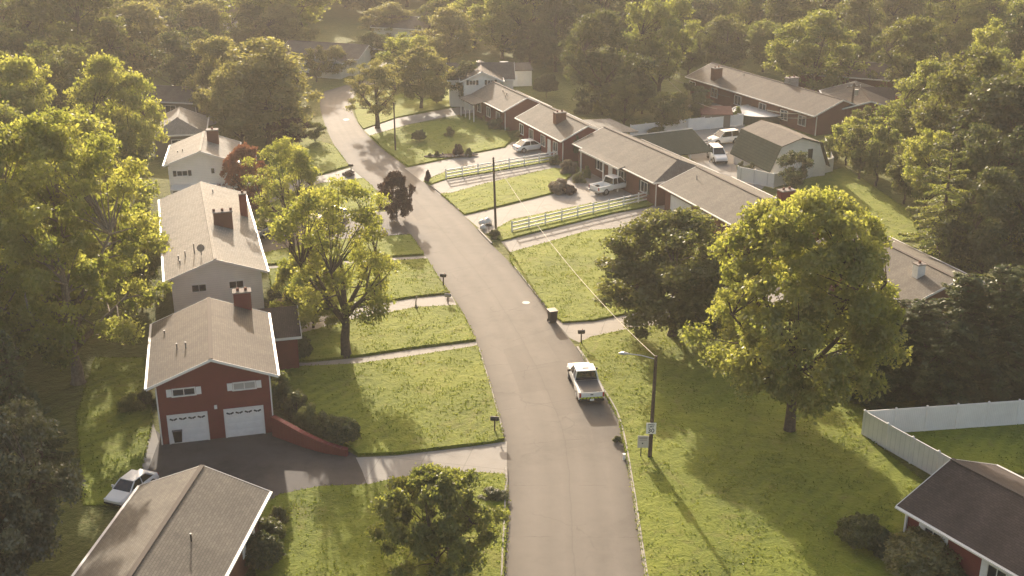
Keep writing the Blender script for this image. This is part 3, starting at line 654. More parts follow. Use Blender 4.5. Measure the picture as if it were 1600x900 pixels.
def house(name, label, F, B, hw, he, hr, wall=M_SIDING, roof=M_SH_TAN, oe=0.55, og=0.45, cat='house', trim=M_TRIM, hipF=0, hipB=0, ridge=True, downspout=True, ext=0.0, lower=None):
    F = Vector((F[0], F[1])); B = Vector((B[0], B[1])); d = (B - F); L = d.length; rz = math.atan2(d.y, d.x) - math.pi / 2
    d.normalize(); o0 = F + d * og
    o = thing(name, label, cat, (o0.x, o0.y, 0), rz); Lw = L - 2 * og
    s = (hr - he) / (hw + oe)   # he: height of the roof edge, measured at the eave
    t = 0.16; xe = hw + oe
    fl, bl = -og, Lw + og
    if hipF or hipB:
        top = [(-xe, fl, he), (xe, fl, he), (xe, bl, he), (-xe, bl, he), (0, fl + hipF, hr), (0, bl - hipB, hr)]
        faces = [(0, 4, 5, 3), (1, 2, 5, 4), (0, 1, 4), (2, 3, 5)]
    else:
        top = [(-xe, fl, he), (0, fl, hr), (xe, fl, he), (xe, bl, he), (0, bl, hr), (-xe, bl, he)]
        faces = [(0, 1, 4, 5), (1, 2, 3, 4)]
    rf = solid_roof('roof', top, faces, t, roof, o)
    if ridge:
        b = MB(); b.beam((0, fl + hipF + .003, hr + 0.015), (0, bl - hipB - .003, hr + 0.015), 0.28, 0.05); b.build('ridge_cap', M_RIDGE if roof is not M_SH_PALE else roof, rf)
    # walls
    def zu(x): return hr - t - 0.004 - s * abs(x)
    b = MB()
    zl = 0 if lower is None else lower[0]
    if hipF or hipB:
        z = zu(hw); b.add([(-hw, 0, zl), (hw, 0, zl), (hw, Lw, zl), (-hw, Lw, zl), (-hw, 0, z), (hw, 0, z), (hw, Lw, z), (-hw, Lw, z)], [(0, 1, 5, 4), (1, 2, 6, 5), (2, 3, 7, 6), (3, 0, 4, 7), (4, 5, 6, 7), (3, 2, 1, 0)])
        if hipF == 0: b.add([(-hw, 0.01, z - .01), (hw, 0.01, z - .01), (0, 0.01, zu(0)), (-hw, 0.2, z - .01), (hw, 0.2, z - .01), (0, 0.2, zu(0))], [(0, 1, 2), (3, 5, 4), (0, 2, 5, 3), (1, 4, 5, 2)])
        if hipB == 0: b.add([(-hw, Lw - .2, z - .01), (hw, Lw - .2, z - .01), (0, Lw - .2, zu(0)), (-hw, Lw - .01, z - .01), (hw, Lw - .01, z - .01), (0, Lw - .01, zu(0))], [(0, 1, 2), (3, 5, 4), (0, 2, 5, 3), (1, 4, 5, 2)])
    else:
        z = zu(hw)
        b.add([(-hw, 0, zl), (hw, 0, zl), (hw, 0, z), (0, 0, zu(0)), (-hw, 0, z), (-hw, Lw, zl), (hw, Lw, zl), (hw, Lw, z), (0, Lw, zu(0)), (-hw, Lw, z)],
              [(0, 1, 2, 3, 4), (9, 8, 7, 6, 5), (1, 6, 7, 2), (5, 0, 4, 9), (4, 3, 8, 9), (3, 2, 7, 8), (5, 6, 1, 0)])
    b.build('wall', wall, o)
    if lower is not None:
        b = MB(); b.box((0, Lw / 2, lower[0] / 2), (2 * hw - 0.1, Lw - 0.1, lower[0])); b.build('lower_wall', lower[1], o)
    # fascia boards, proud of the roof edge
    b = MB(); tb = 0.04; hb = 0.2
    for sx in (-1, 1):
        b.beam((sx * (xe + tb / 2 + .003), fl - tb, he - t / 2 - 0.01), (sx * (xe + tb / 2 + .003), bl + tb, he - t / 2 - 0.01), tb, hb)
    if hipF: b.beam((-xe, fl - tb / 2 - .003, he - t / 2 - .01), (xe, fl - tb / 2 - .003, he - t / 2 - .01), tb, hb)
    if hipB: b.beam((-xe, bl + tb / 2 + .003, he - t / 2 - .01), (xe, bl + tb / 2 + .003, he - t / 2 - .01), tb, hb)
    for end, yy in ((hipF, fl - tb / 2 - .003), (hipB, bl + tb / 2 + .003)):
        if not end:
            for sx in (-1, 1):
                z0 = he - t / 2 - .01; z1 = hr - t / 2 - .01; x0 = sx * (xe + tb); x1 = sx * 0.002
                b.add([(x0, yy - tb / 2, z0 - hb / 2), (x1, yy - tb / 2, z1 - hb / 2), (x1, yy - tb / 2, z1 + hb / 2), (x0, yy - tb / 2, z0 + hb / 2),
                       (x0, yy + tb / 2, z0 - hb / 2), (x1, yy + tb / 2, z1 - hb / 2), (x1, yy + tb / 2, z1 + hb / 2), (x0, yy + tb / 2, z0 + hb / 2)],
                      [(0, 1, 2, 3), (7, 6, 5, 4), (0, 4, 5, 1), (3, 2, 6, 7), (0, 3, 7, 4), (1, 5, 6, 2)])
    b.build('fascia', trim, o)
    for sx in (-1, 1):
        g = MB(); g.beam((sx * (xe + 0.11), fl, he - 0.06), (sx * (xe + 0.11), bl, he - 0.06), 0.12, 0.10); g.build('gutter', trim, o)
    if downspout:
        for sx in (-1, 1):
            g = MB(); g.box((sx * (hw + 0.05), -0.052, he / 2 - .12), (0.09, 0.09, he - 0.30)); g.build('downspout', trim, o)
    o['L'] = Lw; o['hw'] = hw
    del o['L']; del o['hw']
    return o, Lw, s
def door(parent, face, u, L, hw, m=M_WHITE, w=0.95, h=2.05):
    b = MB()
    def P3(a, zz, out): return {'front': Vector((a, -out, zz)), 'left': Vector((-hw - out, a, zz)), 'right': Vector((hw + out, a, zz))}[face]
    def D3(a, zz, d): return (a, d, zz) if face == 'front' else (d, a, zz)
    b.box(P3(u, h / 2 + .1, 0.02), D3(w, h, 0.06)); o = b.build('door', m, parent)
    k = MB(); k.box(P3(u + w * .36, h / 2, 0.07), D3(0.08, 0.08, 0.06)); k.build('handle', M_METAL, o)

# ---- the red brick house with two garage doors
F = W(329, 561, 6.5); Bk = W(326, 465, 6.5)
h1, L1, s1 = house('brick_house', 'red brick two-storey house with a pair of white garage doors side by side', F, Bk, 3.85, 4.75, 6.5, M_BRICK, M_SH_BROWN, oe=0.6, og=0.55)
garage_door(h1, -2.0, 2.55, 2.15, arched=True); garage_door(h1, 1.9, 2.55, 2.15, arched=True)
window(h1, 'front', -2.05, 3.72, 1.45, 0.48, L1, 3.85, M_WHITE); window(h1, 'front', 2.1, 3.72, 1.45, 0.48, L1, 3.85, M_WHITE, blind=True)
window(h1, 'right', 3.0, 3.2, 1.2, 1.2, L1, 3.85); window(h1, 'left', 4.0, 3.2, 1.2, 1.2, L1, 3.85)
b = MB(); b.box((0, -0.08, 2.55), (0.2, 0.16, 0.25)); b.build('wall_lamp', M_WHITE, h1)
chimney(h1, 2.55, L1 + 0.6, 0, 6.75, 1.35, 0.85, flues=2)
vent(h1, -2.4, 4.0, 5.5, 0.45); vent(h1, -1.75, 3.4, 5.8, 0.45); vent(h1, -3.4, 8.0, 5.0, 0.4)
# wing with the dark roof at its right
def wing(parent, cx, cy, lx, ly, he, hr, wall, roof, name='wing_roof', along='X'):
    t = 0.14
    if along == 'X': top = [(cx - lx / 2, cy - ly / 2, he), (cx + lx / 2, cy - ly / 2, he), (cx + lx / 2, cy + ly / 2, he), (cx - lx / 2, cy + ly / 2, he), (cx - lx / 2, cy, hr), (cx + lx / 2, cy, hr)]; fc = [(0, 1, 5, 4), (4, 5, 2, 3)]
    rf = solid_roof(name, top, fc, t, roof, parent)
    b = MB(); w = ly / 2 - 0.45; sx = (hr - he) / (ly / 2); z = hr - t - .01 - sx * w; x0, x1 = cx - lx / 2 + .3, cx + lx / 2 - .3
    b.add([(x0, cy - w, 0), (x0, cy + w, 0), (x0, cy + w, z), (x0, cy, hr - t - .01), (x0, cy - w, z), (x1, cy - w, 0), (x1, cy + w, 0), (x1, cy + w, z), (x1, cy, hr - t - .01), (x1, cy - w, z)],
          [(0, 4, 3, 2, 1), (5, 6, 7, 8, 9), (0, 5, 9, 4), (1, 2, 7, 6), (4, 9, 8, 3), (3, 8, 7, 2)])
    b.build('wing_wall', wall, parent)
    f = MB(); f.box((cx, cy - ly / 2 - .03, he - .07), (lx, .04, .2)); f.box((cx, cy + ly / 2 + .03, he - .07), (lx, .04, .2))
    for xx in (cx - lx / 2 - .03, cx + lx / 2 + .03):
        for s_ in (-1, 1):
            f.add([(xx - .02, cy + s_ * ly / 2, he - .17), (xx - .02, cy, hr - .17), (xx - .02, cy, hr + .02), (xx - .02, cy + s_ * ly / 2, he + .02), (xx + .02, cy + s_ * ly / 2, he - .17), (xx + .02, cy, hr - .17), (xx + .02, cy, hr + .02), (xx + .02, cy + s_ * ly / 2, he + .02)],
                  [(0, 1, 2, 3), (7, 6, 5, 4), (0, 4, 5, 1), (3, 2, 6, 7), (0, 3, 7, 4), (1, 5, 6, 2)])
    f.build('wing_fascia', M_TRIM, parent)
def to_local(o, v):
    c, s_ = math.cos(-o.rotation_euler[2]), math.sin(-o.rotation_euler[2]); x, y = v[0] - o.location[0], v[1] - o.location[1]
    return (c * x - s_ * y, s_ * x + c * y)
wa = to_local(h1, W(365, 485, 4.6)); wb_ = to_local(h1, W(441, 480, 4.6))
wing(h1, (wa[0] + wb_[0]) / 2, (wa[1] + wb_[1]) / 2, wb_[0] - wa[0] + 2.4, 6.0, 3.1, 4.6, M_BRICK, M_SH_DARK)

# ---- long pale-roofed house behind it
F = W(336, 405, 6.5); Bk = W(314, 284, 6.5)
h2, L2, s2 = house('white_house', 'long cream-sided house whose pale ridged roof carries a wide brick chimney', F, Bk, 3.7, 4.95, 6.5, M_SIDING, M_SH_PALE, oe=0.6, og=0.5)
window(h2, 'front', -1.55, 3.55, 1.15, 0.6, L2, 3.7, blind=False); window(h2, 'front', 1.6, 3.55, 1.15, 0.6, L2, 3.7)
window(h2, 'right', 5, 2.6, 1.4, 1.2, L2, 3.7, M_SHUT); window(h2, 'right', 12, 2.6, 1.4, 1.2, L2, 3.7, M_SHUT)
door(h2, 'right', 8.5, L2, 3.7)
chimney(h2, 1.35, 10.0, 4.5, 7.4, 1.7, 0.8, M_BRICK2, 3); chimney(h2, 3.6, 15.4, 0, 7.4, 0.7, 0.9, M_BRICK, 1)
for x, y, hh in ((-3.0, 3.4, .35), (-2.4, 3.4, .5), (-1.6, 3.2, .9), (-2.9, 2.2, .3), (1.0, 21.0, .3)): vent(h2, x, y, 6.5 - s2 * abs(x), hh)
b = MB(); b.cyl((-1.05, 1.6, 6.6), 0.05, 0.7, n=6); b.tube([(-1.05, 1.5, 6.95), (-1.05, 1.38, 6.98)], [0.12, 0.33], 14); b.build('satellite_dish', M_STONE, h2)

# ---- third house down the left side
F = W(312, 236, 6.6); Bk = W(319, 205, 6.6)
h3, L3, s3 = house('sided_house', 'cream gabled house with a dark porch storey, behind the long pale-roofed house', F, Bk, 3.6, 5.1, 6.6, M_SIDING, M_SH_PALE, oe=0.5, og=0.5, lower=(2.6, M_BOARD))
window(h3, 'front', -2.2, 3.7, 1.1, 0.55, L3, 3.6, M_SHUT); window(h3, 'front', 1.2, 3.8, 0.35, 0.6, L3, 3.6, divs=1); window(h3, 'front', 2.7, 3.8, 0.35, 0.6, L3, 3.6, divs=1)
b = MB(); b.box((0.2, -1.1, 2.62), (7.4, 2.2, 0.14)); b.build('porch_deck', M_SIDING, h3)
for x in (-3.3, 0.4, 3.5):
    b = MB(); b.box((x, -2.05, 1.27), (0.16, 0.16, 2.54)); b.build('porch_post', M_TRIM, h3)
garage_door(h3, 1.7, 2.6, 2.05, y0=0.05 - 0.06)
chimney(h3, 1.2, 5.2, 4.5, 7.6, 1.3, 0.9, M_BRICK2, 1); vent(h3, -2.2, 3.0, 5.7, .35); vent(h3, -2.8, 3.5, 5.4, .3)
wing(h3, 3.0, 6.5, 6.0, 5.2, 3.8, 5.0, M_SIDING, M_SH_PALE)
# ---- small hipped house beyond
p = W(275, 192, 4.6)
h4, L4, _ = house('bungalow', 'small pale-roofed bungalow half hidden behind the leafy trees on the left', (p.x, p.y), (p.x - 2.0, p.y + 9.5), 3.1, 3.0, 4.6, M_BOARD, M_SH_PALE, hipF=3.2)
window(h4, 'front', 0, 1, 1.6, 1.2, L4, 3.1)
# ---- far-left houses up the side street
p = W(292, 135, 4.6)
h4b, L4b, _ = house('bungalow', 'hazy grey bungalow behind the two parked cars at the far left', (p.x + 3, p.y), (p.x - 11, p.y + 3), 3.4, 2.9, 4.4, M_BOARD, M_SH_BROWN)
window(h4b, 'left', 4, 1, 1.6, 1.2, L4b, 3.4)
# ---- roof at the lower left edge of the picture
B_ = W(316, 727, 4.9); A_ = W(202, 900, 4.9); d_ = (B_ - A_).normalized(); A_ = A_ - d_ * 8
h5, L5, s5 = house('ranch_house', 'dark brick house under a plain tan shingle roof at the bottom left corner', A_, B_, 3.45, 3.3, 4.9, M_BRICK2, M_SH_TAN, oe=0.6, og=0.4)
window(h5, 'right', L5 - 2.5, 1.2, 1.4, 1.2, L5, 3.45, M_WHITE); window(h5, 'right', L5 - 7.0, 1.2, 1.4, 1.2, L5, 3.45)
vent(h5, 1.7, L5 - 6.6, 4.15, 0.55, 0.05, M_DARKM)
# ---- brown-roofed brick house at the lower right
B_ = W(1487, 717, 5.0); d_ = Vector((0.53, -0.848, 0)); A_ = B_ + d_ * 15
h6, L6, s6 = house('brick_house', 'red brick house with a dark brown roof and white gutter at the bottom right corner', A_, B_, 3.9, 3.2, 5.0, M_BRICK, M_SH_DARK, oe=0.65, og=0.4)
for yy in (L6 - 1.9, L6 - 6.3, L6 - 10.5): window(h6, 'left', yy, 1.35, 1.15, 1.1, L6, 3.9, M_WHITE)
b = MB(); b.box((-3.95, L6 + .05, 1.55), (0.14, 0.14, 3.1)); b.build('corner_board', M_TRIM, h6)

# ---- the row of ranch houses on the right
def along(px1, py1, px2, py2, h): return W(px1, py1, h), W(px2, py2, h)
Bk, F = along(1088, 260, 1247, 337, 4.7)
r1, LR1, sR1 = house('garage_house', 'brick ranch house with long tan roof and white garage doors behind the dark olive tree', F, Bk, 4.1, 3.0, 4.7, M_BRICK2, M_SH_TAN, oe=0.6, og=0.4)
garage_door(r1, LR1 - 3.6, 4.2, 2.2, face='left', hw=4.1); garage_door(r1, LR1 - 8.6, 2.6, 2.2, face='left', hw=4.1)
window(r1, 'left', 4, 1, 1.5, 1.2, LR1, 4.1, M_SHUT)
cl_ = to_local(r1, W(1229, 296, 6.2)); chimney(r1, cl_[0], cl_[1], 0, 6.1, 1.6, 0.9, M_BRICK, 2); vent(r1, -1.6, LR1 - 2.5, 4.2, .35)
Bk, F = along(1366, 372, 1498, 437, 4.7)
Bk = Bk + (Bk - F).normalized() * 4.0
r0, LR0, _ = house('ranch_house', 'tan-roofed ranch house showing between the tall yellow-green tree and the dark evergreens', F, Bk, 4.3, 3.0, 4.7, M_BRICK2, M_SH_TAN, oe=0.6, og=0.4)
vent(r0, -0.9, LR0 - 3.2, 4.4, .8, .05, M_WHITE); chimney(r0, -1.6, 2.8, 3.5, 5.2, 0.8, 0.7, M_WHITE, 1); window(r0, 'left', 6, 1, 1.5, 1.2, LR0, 4.3)
Bk, F = along(944, 198, 1071, 254, 4.7)
F = F + (F - Bk).normalized() * 0.6
r2, LR2, sR2 = house('ranch_house', 'brick ranch house with a broad tan hipped roof beside the white pickup on its drive', F, Bk, 3.9, 3.0, 4.7, M_BRICK2, M_SH_TAN, oe=0.6, og=0.4, hipF=2.2)
solid_roof('porch_roof', [(-5.1, 6.6, 2.94), (-4.2, 6.6, 3.16), (-4.2, LR2 - 2.4, 3.16), (-5.1, LR2 - 2.4, 2.94)], [(0, 1, 2, 3)], 0.14, M_SH_TAN, r2)
b = MB(); b.box((-5.13, (6.6 + LR2 - 2.4) / 2, 2.86), (0.05, LR2 - 9.0, 0.2)); b.build('porch_fascia', M_TRIM, r2)
for yy in (6.9, 10.5, LR2 - 2.7):
    b = MB(); b.box((-4.98, yy, 1.36), (0.14, 0.14, 2.7)); b.build('porch_post', M_TRIM, r2)
for yy in (2.6, 8.0, 13.2): window(r2, 'left', yy, 1, 1.4, 1.2, LR2, 3.9, M_SHUT)
door(r2, 'left', 10.6, LR2, 3.9); door(r2, 'front', 2.2, LR2, 3.9, M_BRONZE)
window(r2, 'front', -1.5, 1.1, 1.2, 1.1, LR2, 3.9)
vent(r2, 1.2, 3.0, 4.0, .3)
Bk, F = along(845, 161, 919, 196, 4.7)
r3, LR3, sR3 = house('ranch_house', 'second ranch house of the row, with a red brick gable end and stout chimney', F, Bk, 3.4, 3.0, 4.7, M_BRICK, M_SH_TAN, oe=0.5, og=0.35)
for yy in (2.2, 6, 9.8, 13.0): window(r3, 'left', yy, .9, 1.2, 1.3, LR3, 3.4)
door(r3, 'left', 4.1, LR3, 3.4)
chimney(r3, -1.3, 5.4, 3.2, 5.3, 1.5, 0.9, M_BRICK2, 2); vent(r3, .6, 7.5, 4.5, .3)
solid_roof('porch_roof', [(3.6, 1.2, 3.02), (8.4, 1.2, 2.75), (8.4, 9.2, 2.75), (3.6, 9.2, 3.02)], [(0, 1, 2, 3)], 0.14, M_SH_PALE, r3)
for yy in (1.5, 5.0, 8.9):
    b = MB(); b.box((8.2, yy, 1.3), (0.13, 0.13, 2.6)); b.build('porch_post', M_TRIM, r3)
Bk, F = along(770, 127, 824, 152, 4.7)
r4, LR4, sR4 = house('ranch_house', 'farthest tan-roofed ranch house of the right-hand row, with a white-posted porch', F, Bk, 3.3, 3.0, 4.7, M_BRICK2, M_SH_TAN, oe=0.5, og=0.35)
solid_roof('porch_roof', [(-5.6, LR4 - 5.2, 2.75), (-3.7, LR4 - 5.2, 3.10), (-3.7, LR4 + .3, 3.10), (-5.6, LR4 + .3, 2.75)], [(0, 1, 2, 3)], 0.14, M_SH_TAN, r4)
for yy in (LR4 - 5, LR4 - 3.4, LR4 - 1.8, LR4):
    b = MB(); b.box((-5.4, yy, 1.3), (0.13, 0.13, 2.6)); b.build('porch_post', M_TRIM, r4)
for yy in (2.5, 6, 9.5): window(r4, 'left', yy, .9, 1.2, 1.3, LR4, 3.3)
for x, y in ((-1.1, 4.4), (-1.5, 4.0), (-.9, 6.2)): vent(r4, x, y, 4.7 - sR4 * abs(x), .3, .06, M_DARKM)
# ---- white gabled house with cross wings
p = W(753, 112, 6.0)
r5, LR5, s5r = house('white_house', 'white house with a steep front gable and dark shutters behind the farthest ranch house', (p.x, p.y), (p.x - 0.6, p.y + 9.5), 2.7, 4.5, 6.0, M_SIDING_W, M_SH_BROWN, oe=0.6, og=0.4)
window(r5, 'front', -1.45, 3.95, 0.9, 0.65, LR5, 2.7, M_SHUT); window(r5, 'front', 1.35, 3.95, 0.9, 0.65, LR5, 2.7, M_SHUT)
wing(r5, 0.0, 5.6, 10.5, 7.0, 4.2, 6.3, M_SIDING_W, M_SH_BROWN)
p = W(812, 132)
t5 = thing('garden_shed', 'small white shed with a lean-to, right of the white gabled house', 'shed', (p.x, p.y, 0), R(10))
b = MB(); b.box((0, 0, 1.35), (3.6, 3.0, 2.7)); b.build('wall', M_SIDING_W, t5)
solid_roof('roof', [(-2, -1.7, 2.74), (2, -1.7, 2.74), (2, 1.7, 3.4), (-2, 1.7, 3.4)], [(0, 1, 2, 3)], 0.12, M_SH_BROWN, t5)
b = MB(); b.box((-1.1, -1.53, 1.0), (0.9, 0.05, 1.95)); b.build('door', M_WHITE, t5)
b = MB(); b.box((-2.55, 0.2, 1.9), (1.4, 1.6, 3.8)); b.build('closet', M_SIDING_W, t5)
# ---- upper right long ranch
A_ = W(1112, 98, 4.8); B_ = W(1318, 156, 4.8)
r6, LR6, s6r = house('ranch_house', 'long grey-brown ranch house with a chimney near each end, upper right', B_, A_, 4.2, 3.0, 4.8, M_BRICK2, M_SH_BROWN, oe=0.8, og=0.4)
chimney(r6, -3.3, LR6 - 5.5, 0, 5.2, 1.5, 1.0, M_BRICK2, 2); chimney(r6, 0.9, 12.0, 3.6, 5.6, 1.9, 1.0, M_STONE, 2)
for yy in (3, 7, 12, 18, 24, 30): window(r6, 'left', yy, .9, 1.5, 1.3, LR6, 4.2)
vent(r6, -1.0, 21, 4.5, .3)
A_ = W(1345, 153, 4.6); B_ = W(1400, 168, 4.6)
r7, LR7, _ = house('brick_house', 'low brown brick house half hidden by the big dark trees on the right', (W(1362, 158, 4.6).x, W(1362, 158, 4.6).y), (W(1362, 158, 4.6).x + 1.5, W(1362, 158, 4.6).y + 14), 4.6, 3.1, 4.6, M_BRICK2, M_SH_BROWN)
window(r7, 'front', -1.5, 1, 1.6, 1.1, LR7, 4.6); wing(r7, 6.0, 9.0, 12.0, 7.0, 3.3, 4.7, M_BRICK2, M_SH_DARK)
chimney(r7, 5.0, 3.9, 0, 4.6, 1.6, 0.9, M_BRICK, 3)
p = W(1345, 98, 4.6)
r8, LR8, _ = house('bungalow', 'dim brown bungalow deep in shade behind the light-crowned tree', (p.x + 6, p.y - 3), (p.x - 10, p.y + 4), 3.8, 3.0, 4.8, M_BRICK2, M_SH_DARK)
# ---- hazy houses at the top
p = W(528, 66, 4.6)
r9, LR9, _ = house('bungalow', 'hazy grey-roofed house beyond the end of the street, left of the dark round tree', (p.x + 6, p.y - 4), (p.x - 9, p.y + 1), 4.0, 3.0, 4.8, M_SIDING, M_SH_BROWN)
wing(r9, -4.5, 4.0, 6.0, 5.5, 2.8, 4.0, M_SIDING, M_SH_BROWN)
for yy in (3, 8, 12): window(r9, 'left', yy, .9, 1.5, 1.2, LR9, 4.0)
p = W(660, 28, 4.6)
r10, LR10, _ = house('bungalow', 'faint grey house among the trees at the very top centre', (p.x + 9, p.y - 3), (p.x - 9, p.y + 3), 4.0, 3.0, 4.8, M_SIDING, M_SH_BROWN)
p = W(95, 300, 4.6)

# ---- barn-like white outbuilding with a gambrel roof
p = W(1203, 284); q = W(1151, 258)
u_ = Vector((q.x - p.x, q.y - p.y, 0)).normalized(); rz = math.atan2(u_.y, u_.x) - math.pi / 2
bn = thing('gambrel_barn', 'white barn-shaped outbuilding with a dark green steep roof side, in the fenced yard', 'barn', (p.x, p.y, 0), rz)
Wb, Lb = 8.0, 9.2

b = MB(); ps = [(0.15, 0.0)] + [(0.15, 1.5)] + [(1.3, 4.25), (Wb / 2, 5.04), (Wb - 1.3, 4.25)] + [(Wb - .15, 1.5), (Wb - .15, 0)]
n = len(ps); b.add([(x, 0, z) for x, z in ps] + [(x, Lb, z) for x, z in ps], [tuple(range(n - 1, -1, -1)), tuple(range(n, 2 * n))] + [(i, (i + 1) % n, n + (i + 1) % n, n + i) for i in range(n)])
b.build('wall', M_SIDING_W, bn)
def strip(nm, x0, z0, x1, z1, m): return solid_roof(nm, [(x0, -.3, z0), (x1, -.3, z1), (x1, Lb + .3, z1), (x0, Lb + .3, z0)], [(0, 1, 2, 3)], 0.1, m, bn)
strip('steep_roof', -0.3, 1.3, 1.1, 4.42, M_SH_GREEN); strip('upper_roof', 1.11, 4.42, Wb / 2, 5.3, M_SH_BROWN); strip('upper_roof', Wb / 2 + .003, 5.3, Wb - 1.11, 4.42, M_SH_BROWN); strip('steep_roof', Wb - 1.10, 4.42, Wb + .3, 1.3, M_SH_GREEN)
window(bn, 'front', 5.4, 2.3, 0.75, 1.4, Lb, 0, divs=1)
door(bn, 'front', 3.0, Lb, 0)
# ---- dark green carport / shed roof
p = W(1005, 220, 2.6); q = W(1105, 208, 2.6)
u_ = (q - p); u_.z = 0; Lc = u_.length; rz = math.atan2(u_.y, u_.x)
cp = thing('carport', 'long low shelter with a sloping dark green roof and white edge behind the ranch row', 'carport', (p.x, p.y - 5, 0), rz)
solid_roof('roof', [(0, 0, 1.5), (Lc, 0, 1.5), (Lc, 5, 3.3), (0, 5, 3.3)], [(0, 1, 2, 3)], 0.12, M_SH_GREEN, cp)
b = MB(); b.box((Lc / 2, 5.06, 3.25), (Lc + .1, 0.08, 0.25)); b.build('fascia', M_TRIM, cp)
for x in (0.2, Lc / 3, 2 * Lc / 3, Lc - .2):
    for y in (0.2, 4.8):
        b = MB(); b.box((x, y, (1.4 + y * .34) / 2), (0.14, 0.14, 1.4 + y * .34)); b.build('post', M_TRIM, cp)

# ================================================================== TREES: prototypes
T_BIG = make_broadleaf(17, 15.6, 3.2, 'dome', 260, 78000, 0.29, 1.1, 0.45, seed=21, lobes=5, trunk_r=0.42, lm=L_YEL, forks=8, amp=.45, gap=.04)
T_OAK = make_broadleaf(21, 17, 2.6, 'round', 200, 68000, 0.30, 1.2, 0.5, seed=22, lobes=4, trunk_r=0.55, lm=L_YEL, bark=M_BARK_L, forks=9, gap=0.22)
T_YARD = make_broadleaf(14.5, 11.5, 3.0, 'round', 95, 21000, 0.25, 0.95, 0.35, seed=23, lobes=3, trunk_r=0.46, lm=L_YEL, forks=6, gap=0.18)
T_DENSE = make_broadleaf(12, 12, 1.6, 'dome', 150, 70000, 0.27, 1.05, 0.5, seed=24, lobes=5, trunk_r=0.35, lm=L_OLIVE, forks=7, gap=.08)
T_A = make_broadleaf(15, 12, 1.4, 'oval', 90, 20000, 0.40, 1.35, 0.5, seed=25, lobes=4, trunk_r=0.33, lm=L_MID, gap=.12)
T_B = make_broadleaf(15, 13, 1.2, 'dome', 100, 22000, 0.40, 1.4, 0.5, seed=26, lobes=5, trunk_r=0.35, lm=L_MID, gap=.15)
T_C = make_broadleaf(16, 11, 1.6, 'round', 80, 16000, 0.42, 1.4, 0.45, seed=27, lobes=3, trunk_r=0.3, lm=L_MID, gap=.22)
T_SM = make_broadleaf(5, 4.4, 0.7, 'round', 34, 9000, 0.2, 0.6, 0.4, seed=28, lobes=3, trunk_r=0.12, lm=L_PURP, gap=.1, forks=5)
T_ROUND = make_broadleaf(10, 10, 1.6, 'round', 110, 36000, 0.26, 1.0, 0.7, seed=29, lobes=7, trunk_r=0.3, lm=L_BROWN, forks=7)
C_SPR = make_conifer(13, 8, 0.8, 24, 30000, 0.30, 31, L_PINE)
C_LAY = make_conifer(13, 9.5, 1.0, 13, 26000, 0.30, 35, L_PINE, 0.3, 0.75, 8, 0.45)
C_CED = make_conifer(11, 5.2, 0.2, 24, 30000, 0.28, 32, L_PINE, 0.45, 0.5, 12)
S_BALL = make_bush(2.2, 2.3, nleaf=8000, leaf=0.16, seed=41, lm=L_DARK, clipped=True)
S_BUSH = make_bush(2.0, 3.0, 26, 9000, 0.17, 42, L_MID)
S_BUSH2 = make_bush(1.6, 2.4, 18, 6000, 0.15, 43, L_OLIVE)
S_TALL = make_broadleaf(6, 7.4, 0.2, 'dome', 150, 34000, 0.2, 0.55, 0.35, seed=47, lobes=5, trunk_r=0.12, lm=L_YEL, forks=9, amp=.9)

# ---- near trees
tree_px(T_BIG, 'broadleaf_tree', 'tall yellow-green tree standing alone on the lawn right of the street light', 1233, 674, 312, 292, L_YEL, 0.6)
tree_px(T_DENSE, 'broadleaf_tree', 'dark olive tree overhanging the short drive, left of the tall yellow-green tree', 1050, 526, 337, 240, L_OLIVE, 2.0)
tree_px(T_OAK, 'broadleaf_tree', 'huge spreading tree with pale limbs beside the long cream house', 122, 598, 190, 300, L_YEL, 0.3)
tree_px(T_OAK, 'broadleaf_tree', 'big tree with leaves in shadow at the left edge below the huge spreading tree', 20, 560, 330, 250, L_MID, 2.3)
tree_px(T_YARD, 'broadleaf_tree', 'airy tree with a bare thick trunk on the front lawn above the narrow walk', 541, 556, 286, 188, L_YEL, 1.2)
tree_px(T_YARD, 'broadleaf_tree', 'smaller pale leafy tree between the long cream house and the street', 457, 394, 222, 120, L_YEL, 3.4)
tree_px(S_TALL, 'ornamental_tree', 'small purple-leaved tree at the left edge of the street', 620, 343, 270, 58, L_PURP, 1.0)
tree_px(S_TALL, 'ornamental_tree', 'rust-red tree at the corner of the porch house', 388, 328, 229, 76, L_RUST, 2.2)
tree_px(S_TALL, 'broadleaf_tree', 'low leafy tree just left of the thick bare trunk, above the narrow walk', 490, 512, 388, 112, L_YEL, 2.6)
tree_px(S_TALL, 'broad_bush', 'large many-stemmed bushy tree on the bottom lawn next to the street', 682, 888, 740, 200, L_MID, 0.4, 'bush')
tree_px(T_DENSE, 'magnolia_tree', 'dark glossy-leaved tree at the lower left edge', 8, 905, 636, 240, L_GLOSS, 1.1)
tree_px(C_SPR, 'evergreen_tree', 'pointed dark evergreen at the left edge above the glossy-leaved tree', 40, 740, 510, 150, L_PINE, 0.9)
tree_px(C_SPR, 'evergreen_tree', 'shaded dark evergreen behind the pointed one at the left edge', -20, 660, 480, 150, L_PINE, 2.9)
